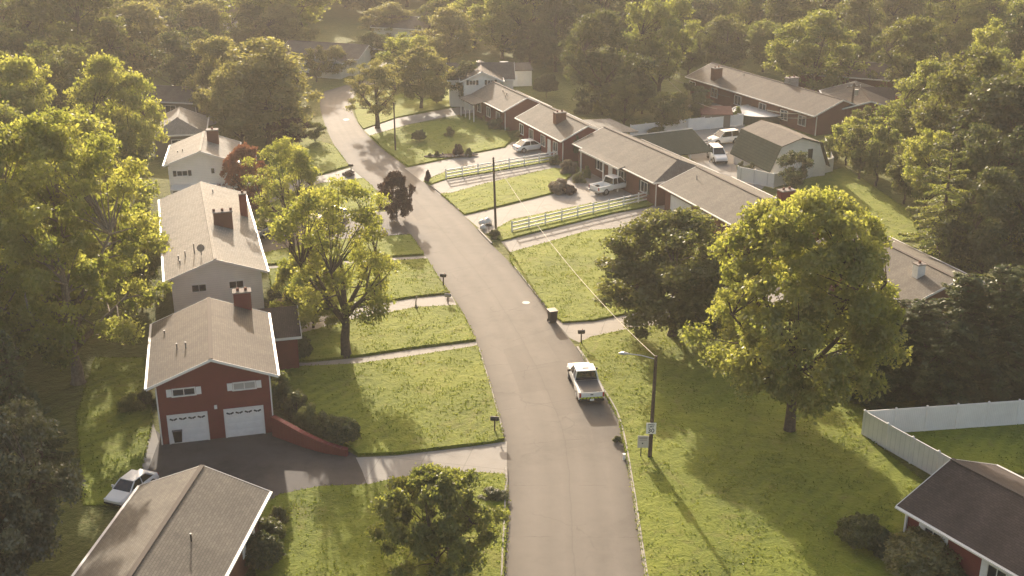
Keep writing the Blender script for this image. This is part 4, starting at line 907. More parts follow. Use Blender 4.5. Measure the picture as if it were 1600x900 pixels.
# left middle
tree_px(T_OAK, 'broadleaf_tree', 'leafy tree filling the gap between the pale-limbed tree and the evergreens', 70, 520, 255, 240, L_MID, 4.4)
tree_px(T_A, 'broadleaf_tree', 'green tree tight against the left eave of the long cream house', 225, 470, 325, 85, L_YEL, 4.4)
tree_px(T_OAK, 'broadleaf_tree', 'wide tree just beyond the left edge behind the pointed evergreen', -110, 520, 260, 300, L_MID, 1.1)
tree_px(T_B, 'broadleaf_tree', 'dense tree under the top of the huge spreading tree', 150, 400, 185, 190, L_YEL, 2.0)
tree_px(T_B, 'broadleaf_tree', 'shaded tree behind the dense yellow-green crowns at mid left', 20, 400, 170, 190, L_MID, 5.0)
tree_px(T_B, 'broadleaf_tree', 'broad rounded tree above the huge spreading tree, nearest the left edge', 62, 330, 95, 165, L_YEL, 1.9)
tree_px(T_B, 'broadleaf_tree', 'broad yellow-green tree left of the hazy parked cars', 190, 300, 92, 145, L_YEL, 0.2)
tree_px(T_A, 'broadleaf_tree', 'bright tree crown touching the left edge beside the huge spreading tree', -20, 420, 190, 160, L_MID, 0.2)
tree_px(T_B, 'broadleaf_tree', 'large soft-lit tree standing left of where the street bends', 420, 228, 66, 180, L_BROWN, 4.0)
tree_px(T_C, 'broadleaf_tree', 'grey-brown hazy tree left of the large soft-lit tree', 345, 195, 60, 85, L_BROWN, 1.0)
tree_px(T_SM, 'ornamental_tree', 'brownish small tree beside the street under the large soft-lit tree', 452, 232, 185, 62, L_PURP, 1.4)
tree_px(T_SM, 'ornamental_tree', 'small dark tree next to the street at its bend', 492, 222, 190, 34, L_OLIVE, 0.2)
# along the street, right side
tree_px(T_YARD, 'broadleaf_tree', 'tree with a slim leaning trunk on the right side of the street bend', 590, 200, 97, 92, L_BROWN, 2.9)
tree_px(T_ROUND, 'broadleaf_tree', 'perfectly round dense grey-green tree behind the tree at the street bend', 658, 170, 76, 96, L_BROWN, 0.7)
tree_px(T_A, 'broadleaf_tree', 'light yellow tree peeking over the round dense tree', 640, 128, 55, 80, L_YEL, 0.7)
tree_px(T_A, 'broadleaf_tree', 'bright tall tree behind the white gabled house', 785, 92, -8, 105, L_YEL, 5.0)
tree_px(T_B, 'broadleaf_tree', 'wide yellowish tree left of the bright tall tree at the top', 700, 100, 15, 100, L_BROWN, 5.0)
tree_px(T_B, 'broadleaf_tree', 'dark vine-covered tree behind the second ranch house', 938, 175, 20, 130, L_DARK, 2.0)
tree_px(T_A, 'broadleaf_tree', 'large light green tree right of the dark vine-covered tree', 1030, 150, -6, 122, L_MID, 0.9)
tree_px(T_B, 'broadleaf_tree', 'rounded light-crowned tree behind the long upper right ranch house', 1268, 150, 20, 138, L_MID, 2.7)
tree_px(T_B, 'broadleaf_tree', 'knobbly broad tree right of the light-crowned tree', 1420, 175, 30, 138, L_OLIVE, 1.2)
tree_px(T_A, 'broadleaf_tree', 'bright yellow-green tree at the upper right edge', 1548, 160, 35, 95, L_YEL, 1.2)
tree_px(T_B, 'broadleaf_tree', 'largest dark tree at the right edge, filling the slope above the conifer', 1500, 290, 82, 165, L_OLIVE, 3.0)
tree_px(T_B, 'broadleaf_tree', 'dark tree cut by the right edge beside the largest dark tree', 1600, 320, 95, 150, L_OLIVE, 1.0)
tree_px(T_A, 'broadleaf_tree', 'yellow-green tree in front of the largest dark tree', 1445, 330, 208, 100, L_YEL, 1.4)
tree_px(T_SM, 'broadleaf_tree', 'bushy light green tree at the right corner of the barn yard', 1322, 258, 184, 62, L_YEL, 1.9)
tree_px(T_SM, 'broadleaf_tree', 'low green tree right of the bushy light green tree', 1368, 290, 190, 66, L_MID, 4.9)
tree_px(C_LAY, 'conifer_tree', 'layered conifer at the end of the shaded back lawn', 1462, 430, 222, 165, L_MID, 0.4)
tree_px(T_SM, 'broadleaf_tree', 'small bright-leaved tree at the right edge amid deep shade', 1584, 410, 300, 75, L_YEL, 0.1)
tree_px(C_SPR, 'conifer_tree', 'dark conifer against the right edge behind the small bright-leaved tree', 1560, 400, 190, 130, L_PINE, 0.8)
tree_px(T_SM, 'ornamental_tree', 'dark rounded tree growing against the white fence of the barn yard', 1237, 300, 236, 52, L_DARK, 0.8)
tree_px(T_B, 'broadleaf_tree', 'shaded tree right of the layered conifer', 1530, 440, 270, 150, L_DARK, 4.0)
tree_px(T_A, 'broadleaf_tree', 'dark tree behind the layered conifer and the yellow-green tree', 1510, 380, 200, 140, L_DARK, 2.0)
tree_px(T_B, 'broadleaf_tree', 'leafy tree between the knobbly broad tree and the largest dark tree', 1440, 250, 100, 130, L_MID, 5.4)
tree_px(T_A, 'broadleaf_tree', 'green tree peeping over the shoulder of the largest dark tree', 1560, 230, 85, 130, L_MID, 0.4)
tree_px(T_SM, 'broadleaf_tree', 'leafy low tree under the yellow-green tree by the back lawn', 1412, 318, 240, 60, L_OLIVE, 4.0)
tree_px(T_SM, 'broadleaf_tree', 'rounded tree between the barn and the brown brick house', 1345, 235, 170, 55, L_OLIVE, 4.0)
tree_px(T_SM, 'broadleaf_tree', 'mid-sized leafy tree at the top corner of the shaded back lawn', 1342, 280, 196, 62, L_OLIVE, 3.0)
tree_px(T_SM, 'broadleaf_tree', 'small green tree touching the right wall of the barn', 1300, 256, 212, 40, L_MID, 3.6)
lab = ['evergreen at the left end of the dark row behind the tall white fence', 'second evergreen of the dark row behind the tall white fence', 'evergreen in the middle of the dark row, right of the white chimney box', 'evergreen just left of the last of the dark row', 'evergreen at the right edge end of the dark row', 'evergreen standing forward at the fence corner', 'low evergreen behind the middle of the tall white fence', 'evergreen nearest the fence where it meets the right edge']
for i, (bx, by, tp, wp) in enumerate([(1375, 585, 462, 140), (1430, 600, 468, 150), (1490, 598, 425, 160), (1545, 600, 412, 150), (1605, 590, 398, 165), (1350, 620, 500, 110), (1462, 618, 500, 150), (1560, 612, 490, 150)]):
    tree_px(C_CED, 'evergreen_tree', lab[i], bx, by, tp, wp, L_PINE, None, 'evergreen', 'evergreens behind the tall white fence')
tree_px(T_A, 'broadleaf_tree', 'grey-green tree in the back yards left of the leaning pole', 975, 200, 130, 60, L_OLIVE)
tree_px(T_SM, 'broadleaf_tree', 'short dark tree right of the leaning utility pole', 1042, 205, 145, 66, L_OLIVE)
tree_px(T_DENSE, 'broadleaf_tree', 'dark round tree in front of the hazy grey-roofed house', 582, 106, 52, 62, L_DARK, 1.0)
tree_px(T_B, 'broadleaf_tree', 'hazy golden tree with a feathery crown left of the hazy grey-roofed house', 448, 92, 8, 92, L_BROWN, 2.0)
tree_px(T_SM, 'broadleaf_tree', 'small brownish tree before the hazy grey-roofed house', 522, 122, 72, 56, L_BROWN, 2.0)
tree_px(T_SM, 'broadleaf_tree', 'low sunlit tree at the left end of the hazy grey-roofed house', 495, 128, 74, 40, L_BROWN, 4.0)
tree_px(T_A, 'broadleaf_tree', 'yellowish hedge-like tree right of the faint street light', 628, 108, 60, 60, L_YEL, 3.0)
tree_px(T_B, 'broadleaf_tree', 'broad hazy tree hiding the left end of the faint top house', 610, 62, 5, 85, L_BROWN, 3.0)
tree_px(T_B, 'broadleaf_tree', 'grey-green tree hiding the right end of the faint top house', 690, 70, 0, 80, L_OLIVE, 1.4)
tree_px(T_A, 'broadleaf_tree', 'dark bushy tree in the back gardens behind the second ranch roof', 968, 188, 128, 60, L_DARK, 1.0)
tree_px(T_B, 'broadleaf_tree', 'shadowed spreading tree left of the braced utility pole', 1003, 178, 118, 62, L_DARK, 2.0)
tree_px(T_SM, 'broadleaf_tree', 'small dark tree between the braced pole and the rust-red hut', 1058, 196, 150, 50, L_BROWN, 3.0)
tree_px(T_SM, 'broadleaf_tree', 'dark clump of tree beside the rust-red hut', 1092, 190, 150, 44, L_DARK, 5.0)
tree_px(T_SM, 'broadleaf_tree', 'scrubby tree before the left end of the long ranch house', 1085, 168, 132, 46, L_DARK, 5.6)
tree_px(T_SM, 'broadleaf_tree', 'dark bushy tree at the left front corner of the white gabled house', 727, 166, 96, 56, L_DARK, 1.3)
tree_px(T_SM, 'broadleaf_tree', 'shrubby tree beside the round dense tree trunk', 683, 163, 138, 26, L_OLIVE, 1.3)
for pr_, l_, bx, by, tp, wp, m_ in [(T_B, 'dark tall tree between the bright tall tree and the vine-covered tree', 868, 112, -8, 95, L_DARK), (T_B, 'rounded olive tree above the left chimney of the long ranch house', 1128, 112, 28, 92, L_OLIVE), (T_A, 'green tree above the middle of the long ranch house roof', 1192, 112, 34, 70, L_MID),
        (T_C, 'tall olive tree over the left shoulder of the light-crowned tree', 1228, 96, -18, 92, L_OLIVE), (T_B, 'tall dim tree over the right shoulder of the light-crowned tree', 1335, 112, -6, 105, L_OLIVE), (T_A, 'hazy tree above the knobbly broad tree', 1392, 88, -18, 88, L_BROWN),
        (T_B, 'broad sunlit tree at the top edge above the bright yellow-green tree', 1502, 104, -22, 130, L_YEL), (T_A, 'green tree in the corner at the upper right edge', 1600, 110, -5, 105, L_MID), (T_B, 'low dark tree left of the vine-covered tree', 905, 120, 60, 55, L_OLIVE),
        (T_A, 'olive tree behind the left end of the long ranch house', 1075, 118, 48, 62, L_OLIVE), (T_B, 'yellow-topped tree at the top edge right of the faint top house', 742, 76, -12, 92, L_YEL), (T_B, 'shaded tree behind the garden shed', 828, 104, 36, 70, L_DARK),
        (T_B, 'brownish tree beside the foot of the far street', 392, 84, 8, 80, L_OLIVE), (T_C, 'tall hazy tree left of the far street, near its foot', 318, 96, 4, 70, L_BROWN), (T_B, 'rounded hazy tree beside the pale leaning pole', 100, 118, 38, 75, L_OLIVE), (T_B, 'light-topped hazy tree right of the pale leaning pole', 196, 110, 30, 75, L_YEL)]:
    tree_px(pr_, 'broadleaf_tree', l_, bx, by, tp, wp, m_)
tree_px(S_BALL, 'rounded_shrub', 'rounded dark shrub tree left of the dark vine-covered tree', 853, 152, 116, 34, L_DARK, cat='shrub')
tree_px(S_BUSH, 'leafy_shrub', 'yellow shrub behind the porch roof of the second ranch house', 940, 178, 140, 36, L_YEL, cat='shrub')
tree_px(S_BUSH, 'leafy_shrub', 'grey-topped shrub next to the yellow shrub', 912, 176, 160, 34, L_OLIVE, cat='shrub')

# ---- the hazy wood and garden trees that fill the background
LMK = [(40, 20, 'at the top left corner'), (135, 80, 'around the pale leaning pole'), (260, 60, 'in the wood left of the far street'), (320, 130, 'above the grey far-left bungalow'), (290, 215, 'beside the far-left bungalows'),
    (345, 15, 'beside the far street'), (430, 30, 'right of the far street at the top'), (528, 60, 'near the hazy grey-roofed house'), (620, 20, 'along the top left of centre'), (660, 35, 'near the faint house at the top'), (755, 60, 'behind the white gabled house'),
    (850, 30, 'along the top above the second ranch house'), (930, 60, 'behind the vine-covered tree'), (1010, 20, 'at the top beside the light green tree'), (1110, 40, 'above the left chimney of the long ranch house'), (1200, 20, 'at the top left of the light-crowned tree'),
    (1280, 10, 'at the top above the light-crowned tree'), (1360, 40, 'near the dim shaded bungalow'), (1440, 10, 'at the top above the knobbly tree'), (1530, 10, 'in the top right corner'), (1590, 60, 'at the right edge near the top'), (1590, 200, 'at the right edge behind the dark trees'), (1590, 380, 'at the right edge beside the evergreens'), (-20, 260, 'at the left edge behind the huge tree'), (-20, 420, 'beyond the left edge at mid height')]
CW = {}
PEND = []
def forest(spots, lab, group, kinds, mats, seed, hs=(10, 21)):
    r = random.Random(seed); CW.update({L_BROWN: 'brownish', L_OLIVE: 'olive', L_MID: 'green', L_DARK: 'dark', L_YEL: 'yellow-green'})
    for (x, y) in spots:
        pr = r.choice(kinds); m = r.choice(mats); h = r.uniform(*hs); w = max(9.5, h * r.uniform(.75, 1.1))
        f = depth_of(x, y, h * .6); px = 800 + FOC * x / f; py = 450 + FOC * (-y * math.sin(PITCH) - (h * .6 - CAM_H) * math.cos(PITCH)) / f
        lm = min(LMK, key=lambda k: (k[0] - px) ** 2 + (k[1] - py) ** 2 * 2)[2]
        sz = 'tall' if h > hs[0] + (hs[1] - hs[0]) * .5 else 'short'
        o = plant(pr, 'broadleaf_tree', '', 'tree', (x, y, 0), h, w, m, r.uniform(0, 6.28), group)
        PEND.append((f'{sz} {CW[m]} tree {lm}', px, o))
def name_forest():
    d = {}
    for l, px, o in PEND: d.setdefault(l, []).append((px, o))
    W3 = {2: ['left one of two', 'right one of two'], 3: ['left one of three', 'middle one of three', 'right one of three'], 4: ['leftmost of four', 'second from left of four', 'third from left of four', 'rightmost of four']}
    for l, v in d.items():
        v.sort(key=lambda t: t[0]); n = len(v)
        for i, (px, o) in enumerate(v): o['label'] = l if n == 1 else (l + ', ' + W3[n][i] if n in W3 else l + ', ' + (['leftmost', 'second from left', 'third from left', 'fourth from left', 'fifth from left', 'sixth from left', 'seventh from left', 'eighth from left', 'ninth from left'][i] if i < 9 and i < n - 1 else 'rightmost'))
def scatter(poly, gap, seed, avoid=()):
    r = random.Random(seed); P_ = [W(*q) for q in poly]; xs = [p.x for p in P_]; ys = [p.y for p in P_]; out = []
    def inside(x, y):
        c = False; n = len(P_)
        for i in range(n):
            a, b2 = P_[i], P_[(i + 1) % n]
            if (a.y > y) != (b2.y > y) and x < (b2.x - a.x) * (y - a.y) / (b2.y - a.y) + a.x: c = not c
        return c
    for _ in range(4000):
        x = r.uniform(min(xs), max(xs)); y = r.uniform(min(ys), max(ys))
        if inside(x, y) and all((x - a) ** 2 + (y - b2) ** 2 > gap ** 2 for a, b2 in out) and all((x - a[0]) ** 2 + (y - a[1]) ** 2 > a[2] ** 2 for a in avoid): out.append((x, y))
    return out
def av(px, py, r): p = W(px, py); return (p.x, p.y, r)
KD = [T_A, T_B, T_C]
forest(scatter([(-60, 215), (200, 215), (230, 120), (330, 110), (335, -25), (-120, -25)], 12.0, 1, [av(292, 150, 14), av(140, 95, 5), av(270, 165, 9), av(356, 45, 7), av(356, 25, 9), av(356, 5, 9), av(356, 60, 7)]), 'one of the hazy brownish trees of the dense wood filling the top left', 'hazy trees of the top left wood', KD, [L_BROWN, L_YEL, L_OLIVE, L_MID, L_BROWN, L_DARK], 5)
forest(scatter([(380, 70), (470, 95), (480, 40), (620, 20), (700, -25), (378, -25)], 12.5, 2, [av(528, 90, 16), av(660, 45, 12)]), 'one of the pale hazy trees around the faint houses at the top centre', 'pale hazy trees at the top centre', KD, [L_BROWN, L_YEL, L_OLIVE, L_MID], 6)
forest(scatter([(690, 55), (840, 80), (900, 95), (1080, 95), (1120, 60), (1190, 60), (1200, -25), (690, -25)], 13, 3, [av(755, 100, 15), av(660, 45, 16)]), 'one of the dim trees massed along the top edge right of the street', 'dim trees along the top edge', KD, [L_DARK, L_OLIVE, L_YEL, L_MID], 7)
forest(scatter([(1180, 60), (1300, 70), (1460, 80), (1620, 90), (1640, -25), (1180, -25)], 13.5, 4, [av(1345, 100, 15)]), 'one of the green trees massed in the top right corner', 'green trees in the top right corner', KD, [L_OLIVE, L_MID, L_YEL, L_DARK, L_YEL], 8)
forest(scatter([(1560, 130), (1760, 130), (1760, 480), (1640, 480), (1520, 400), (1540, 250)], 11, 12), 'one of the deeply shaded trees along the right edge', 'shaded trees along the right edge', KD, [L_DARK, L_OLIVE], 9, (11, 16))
forest(scatter([(-300, 240), (120, 240), (60, 330), (-60, 420), (-260, 700), (-500, 500)], 11, 13), 'one of the trees packed beyond the left edge behind the huge spreading tree', 'trees beyond the left edge', KD, [L_MID, L_OLIVE], 10, (12, 17))
forest(scatter([(290, 240), (400, 232), (470, 160), (300, 165), (230, 230)], 9, 14, [av(275, 225, 8), av(270, 190, 9)]), 'one of the dark brownish trees around the bungalows at the far left', 'brownish trees around the far bungalows', KD, [L_BROWN, L_DARK], 11, (8, 12))
name_forest()
far_lab = 'distant woodland closing the view beyond the last houses'
global_rng = np.random.default_rng(99); rng = global_rng
nw = 150000; nt_ = 620; npf = 16
cx_ = global_rng.uniform(-420, 420, nt_); cy_ = global_rng.uniform(345, 560, nt_); ch_ = global_rng.uniform(8, 15, nt_)
ti_ = np.repeat(np.arange(nt_), npf); pd_ = unit(nt_ * npf); pd_[:, 2] = np.abs(pd_[:, 2]) * 1.1 - .25
pc_ = np.stack([cx_[ti_] + pd_[:, 0] * 4.6, cy_[ti_] + pd_[:, 1] * 4.6, ch_[ti_] * .62 + pd_[:, 2] * ch_[ti_] * .36], 1)
ii = global_rng.integers(0, nt_ * npf, nw); dd = unit(nw); dd[:, 2] = dd[:, 2] * .9 + .3
Pw = pc_[ii] + dd * (1.9 * global_rng.random(nw) ** .4)[:, None]
me = leaf_mesh('woodland', Pw, dd * .5 + unit(nw), global_rng.uniform(0.5, 1.1, nw), 0.5 + 0.4 * np.sin(ti_[ii] * 3.3), L_MID)
wo_ = bpy.data.objects.new('woodland', me); COL.objects.link(wo_); tag(wo_, far_lab, 'woodland', kind='stuff')

# grass blades standing on the lawns, thicker at the edges and in rank patches
rng = np.random.default_rng(5)
GB = leaf_mat('grass_blades', (0.085, 0.125, 0.012), (0.20, 0.215, 0.035), 0.45)
PG = []
for ps, hgt in LAWNS:
    A = np.array(ps); lo = A.min(0); hi = A.max(0)
    if lo[1] > 150: continue
    area = 0.5 * abs(np.sum(A[:, 0] * np.roll(A[:, 1], -1) - np.roll(A[:, 0], -1) * A[:, 1]))
    n_ = int(area * (60 if lo[1] < 100 else 18) * np.prod(hi - lo) / area)
    n_ = min(n_, 260000); Q = lo + rng.random((n_, 2)) * (hi - lo); ins = np.zeros(n_, bool)
    for i in range(len(A)):
        a, c = A[i], A[(i + 1) % len(A)]
        if a[1] == c[1]: continue
        k = ((a[1] > Q[:, 1]) != (c[1] > Q[:, 1])) & (Q[:, 0] < (c[0] - a[0]) * (Q[:, 1] - a[1]) / (c[1] - a[1]) + a[0]); ins ^= k
    fld = np.sin(Q[:, 0] * .9 + 2 * np.sin(Q[:, 1] * .5)) * np.sin(Q[:, 1] * 1.1 + 1.7 * np.sin(Q[:, 0] * .6)) + .6 * np.sin(Q[:, 0] * 3.1 + Q[:, 1] * 2.3) * np.sin(Q[:, 1] * 3.7 - Q[:, 0])
    ins &= rng.random(n_) < np.clip(.18 + .42 * fld, .05, .8)
    Q = Q[ins]; PG.append(np.column_stack([Q, np.full(len(Q), hgt + .03)]))
    for i in range(len(A)):                       # ragged fringe
        a, c = A[i], A[(i + 1) % len(A)]; L_ = np.hypot(*(c - a)); m_ = int(min(L_, 80) * 26)
        t_ = rng.random(m_)[:, None]; E2 = a + (c - a) * t_ + rng.normal(0, .07, (m_, 2)); PG.append(np.column_stack([E2, rng.uniform(.03, hgt + .04, m_)]))
PG = np.concatenate(PG); PG = PG[PG[:, 1] > 40]
ng = len(PG); nrg = unit(ng); nrg[:, 2] *= .5
fl2 = .5 + .28 * np.sin(PG[:, 0] * .7 + 1.3 * np.sin(PG[:, 1] * .43)) * np.sin(PG[:, 1] * .8) + .3 * (rng.random(ng) - .5)
gme = leaf_mesh('grass_tufts', PG, nrg, rng.uniform(.08, .20, ng), fl2, GB, .5)
go_ = bpy.data.objects.new('grass_tufts', gme); COL.objects.link(go_); tag(go_, 'short tufty grass growing over the front lawns', 'grass', kind='stuff')

# ================================================================== SHRUBS AND HEDGES
def shrub_px(pr, label, bx, by, h, w, m, group=None, name='leafy_shrub', w2=None):
    p = W(bx, by); return plant(pr, name, label, 'shrub', p, h, w, m, None, group, w2)
shrub_px(S_BALL, 'big clipped round bush at the right front corner of the red brick house wing', 462, 566, 2.4, 2.4, L_DARK, name='round_bush')
for i, (x, y, hh, ww, l, m) in enumerate([(442, 628, 2.4, 2.8, 'bright-topped bush at the house end of the hedge beside the garage', L_MID), (463, 650, 2.0, 2.5, 'second bush along the hedge beside the garage', L_OLIVE), (485, 668, 1.9, 2.4, 'middle bush of the hedge above the red retaining wall', L_MID), (508, 680, 1.8, 2.2, 'fourth bush of the hedge above the red retaining wall', L_OLIVE), (536, 694, 2.0, 2.3, 'round dark bush at the street end of the hedge', L_DARK)]):
    shrub_px(S_BALL if i == 4 else S_BUSH, l, x, y, hh, ww, m, 'hedge bushes beside the red garage house')
shrub_px(S_BUSH, 'shrub at the right end of the bottom left tan-roofed house', 418, 850, 1.8, 2.6, L_OLIVE)
shrub_px(S_BALL, 'dark rounded shrub close against the bottom left house wall', 412, 885, 2.0, 2.2, L_DARK)
shrub_px(S_BUSH2, 'small shrub by the downspout of the bottom left house', 436, 822, 1.4, 1.4, L_OLIVE)
shrub_px(S_BALL, 'light-topped round bush farthest from the bottom right brick house', 1343, 855, 2.1, 2.5, L_OLIVE, name='round_bush')
shrub_px(S_BUSH2, 'dark bush between the two round bushes at the bottom right house', 1378, 868, 1.7, 2.0, L_DARK)
shrub_px(S_BALL, 'large brown-green round bush beneath the bottom right house gutter', 1438, 895, 2.4, 3.9, L_BROWN, name='round_bush')
shrub_px(S_BUSH, 'sunlit spiky shrub in front of the bottom right house window', 1455, 868, 2.0, 2.2, L_YEL)
shrub_px(S_BUSH, 'low bush at the bottom edge under the bottom right house wall', 1480, 925, 1.6, 3.0, L_OLIVE)
for l, x, y, hh, ww, m in [('big pinkish-grey shrub at the point of the front lawn by the pickup', 875, 300, 1.6, 3.2, L_PINK), ('pale feathery shrub left of the front porch', 888, 270, 1.7, 2.8, L_PINK), ('dark low shrub beside the rail fence end', 868, 257, 1.2, 1.9, L_OLIVE), ('clipped green shrub between the porch and the white pickup', 905, 285, 1.3, 1.8, L_OLIVE), ('narrow shrub next to the clipped green shrub by the porch', 917, 278, 1.5, 1.2, L_MID), ('low purple-brown shrub in the bed behind the white pickup', 890, 302, 1.0, 2.2, L_PURP), ('reddish bush by the garage doors behind the dark olive tree', 1040, 352, 1.7, 2.4, L_PURP), ('green bush right of the reddish bush by the garage', 1058, 350, 1.3, 1.8, L_MID)]:
    shrub_px(S_BUSH, l, x, y, hh, ww, m)
shrub_px(S_BALL, 'tall thin cypress at the left end of the broad ranch house', 898, 251, 3.6, 1.1, L_DARK, name='cypress')
shrub_px(S_BALL, 'dark ball-shaped bush on the shaded far lawn', 655, 222, 1.7, 1.8, L_DARK, name='round_bush')
shrub_px(S_BUSH2, 'light-topped ball-shaped bush on the shaded far lawn', 703, 214, 1.5, 1.6, L_BROWN, name='round_bush')
shrub_px(S_BUSH, 'shrub in front of the farthest ranch house porch, beside its post', 768, 187, 1.7, 2.6, L_YEL); shrub_px(S_BUSH, 'bluish shrub below the brick gable of the farthest ranch house', 780, 202, 1.7, 3.4, L_PINE)
shrub_px(S_BUSH2, 'shrub under the left windows of the second ranch house', 815, 216, 1.3, 2.6, L_BROWN)
shrub_px(S_BUSH2, 'small conical shrub at the street corner of the rail fence strip', 669, 284, 1.5, 1.1, L_PURP)
shrub_px(S_BUSH2, 'grey shrub between the cream house and the dark garage roof', 432, 478, 1.6, 2.6, L_DARK); shrub_px(S_BUSH, 'pale flowering shrub right of the cream house corner', 447, 490, 1.7, 2.2, L_PINK)
shrub_px(S_BUSH, 'low green shrub behind the big clipped round bush', 458, 540, 1.2, 2.2, L_OLIVE); shrub_px(S_BUSH2, 'leafy weeds at the left wall of the red brick house', 230, 632, 1.3, 1.5, L_OLIVE)
shrub_px(S_BUSH, 'tawny shrub between the brick chimney and the cream wall', 358, 470, 2.6, 3.0, L_RUST)
shrub_px(S_BUSH, 'bush along the sunny left edge of the foot of the huge tree', 205, 640, 1.3, 2.0, L_YEL)
for l, x, y, hh, ww, m in [('dark round shrub inside the white fence of the barn yard', 1172, 275, 1.7, 1.9, L_DARK), ('smaller shrub left of the round shrub in the barn yard', 1158, 266, 1.2, 1.2, L_OLIVE), ('bright shrub at the left side of the round pool', 1152, 190, 2.2, 1.6, L_YEL), ('low bushes behind the carport', 1000, 205, 1.6, 3.4, L_YEL), ('weedy shrub at the back fence of the carport', 1030, 212, 1.3, 3.4, L_OLIVE), ('dark shrub at the front wall of the upper right ranch house', 1250, 190, 2.4, 3.2, L_OLIVE), ('round evergreen shrub below the brown brick house', 1405, 215, 3.4, 5.0, L_DARK), ('shrub with pale flowers beside the left chimney of the upper right ranch house', 1100, 152, 1.6, 3.0, L_PINK), ('hedge bush beyond the round pool', 1175, 160, 1.4, 3.6, L_OLIVE), ('green shrub beside the far driveway of the upper right ranch house', 1150, 150, 2.0, 3.0, L_BROWN)]:
    shrub_px(S_BUSH, l, x, y, hh, ww, m)
shrub_px(S_BUSH2, 'weedy clump on the grass verge at the right of the large bushy tree', 772, 778, 0.7, 2.0, L_OLIVE, name='weed_clump')
shrub_px(S_BUSH2, 'bright weeds by the back corner of the right-hand tan roof', 1465, 405, 0.9, 5.0, L_YEL, name='weed_clump')
shrub_px(S_BUSH2, 'spiky dark weed in the gutter of the street beside the sign', 964, 691, 0.5, 0.75, L_OLIVE, name='weed_clump')
shrub_px(S_BUSH2, 'brown weeds at the mailbox on the left side of the far street', 546, 274, 0.6, 2.2, L_PURP, name='weed_clump')
shrub_px(S_BUSH2, 'green weeds around the foot of the middle utility pole', 772, 370, 0.8, 1.8, L_OLIVE, name='weed_clump')

# flower bed
p0 = W(705, 245)
bed = thing('flower_bed', 'long rocky flower bed of small shrubs on the far right-hand lawn', 'flower bed', (p0.x, p0.y, 0.14), R(8))
b = MB(); b.prism([(math.cos(a) * 3.6, math.sin(a) * 0.8) for a in [k * math.pi / 9 for k in range(18)]], 0, 0.12); b.build('mulch_mound', M_MULCH, bed)
for i in range(16):
    q = MB(); a = random.uniform(0, 6.28); q.cyl((math.cos(a) * random.uniform(1, 3.4), math.sin(a) * .7, 0.16), random.uniform(.12, .28), random.uniform(.15, .35), n=6, r2=.08); q.build('rock', M_STONE, bed)
for x, hh, ww, m, l in [(-2.8, .6, .7, L_DARK, 'leftmost little shrub of the rocky flower bed'), (-1.9, .9, .8, L_OLIVE, 'second little shrub of the rocky flower bed'), (0.9, 1.7, 1.7, L_PURP, 'tallest purple-grey shrub in the rocky flower bed'), (2.3, 1.1, 1.4, L_DARK, 'dark shrub at the right end of the rocky flower bed')]:
    c = Matrix.Rotation(R(8), 3, 'Z') @ Vector((x, 0, 0)); plant(S_BUSH2, 'leafy_shrub', l, 'shrub', (p0.x + c.x, p0.y + c.y, 0), hh, ww, m)

# ================================================================== VEHICLES
def loft(stations, capf=True):
    b = MB(); vs = []; m = 10
    for (y, w, zb, zt, tuck) in stations:
        h = zt - zb
        ring = [(w * .86, zb), (w * .97, zb + h * .18), (w, zb + h * .45), (w * .985, zb + h * .75), (w * (1 - tuck), zt)]
        ring = ring + [(-x, z) for x, z in reversed(ring)]
        vs += [(x, y, z) for x, z in ring]
    fs = []
    for i in range(len(stations) - 1):
        for k in range(m): fs.append((i * m + k, i * m + (k + 1) % m, (i + 1) * m + (k + 1) % m, (i + 1) * m + k))
    fs += [tuple(range(m - 1, -1, -1)), tuple(range((len(stations) - 1) * m, len(stations) * m))]
    b.add(vs, [f[::-1] for f in fs]); return b
def wheels(o, ys, tw, r=0.34):
    for y in ys:
        for s in (-1, 1):
            a = MB(); a.cyl((s * (tw - .1), y, r), r + .07, 0.23, 'X', 20); a.build('wheel_arch', M_BLACKPL, o)
            w = MB(); w.tube([(s * (tw - .215), y, r), (s * (tw - .2), y, r), (s * (tw + .0), y, r), (s * (tw + .035), y, r)], [r * .85, r, r, r * .88], 20); wo2 = w.build('wheel', M_TYRE, o)
            q = MB(); q.cyl((s * (tw + .035), y, r), r * .62, 0.03, 'X', 14)
            for k in range(5): q.box((s * (tw + .055), y + math.cos(k * 1.2566) * r * .33, r + math.sin(k * 1.2566) * r * .33), (.02, .06, .06))
            q.build('rim', M_RIM, wo2)
def lamp_pair(o, y, z, w, d, h, m, nm, tw):
    for s in (-1, 1):
        b = MB(); b.box((s * (tw - w / 2 - .03), y, z), (w, d, h)); b.build(nm, m, o)
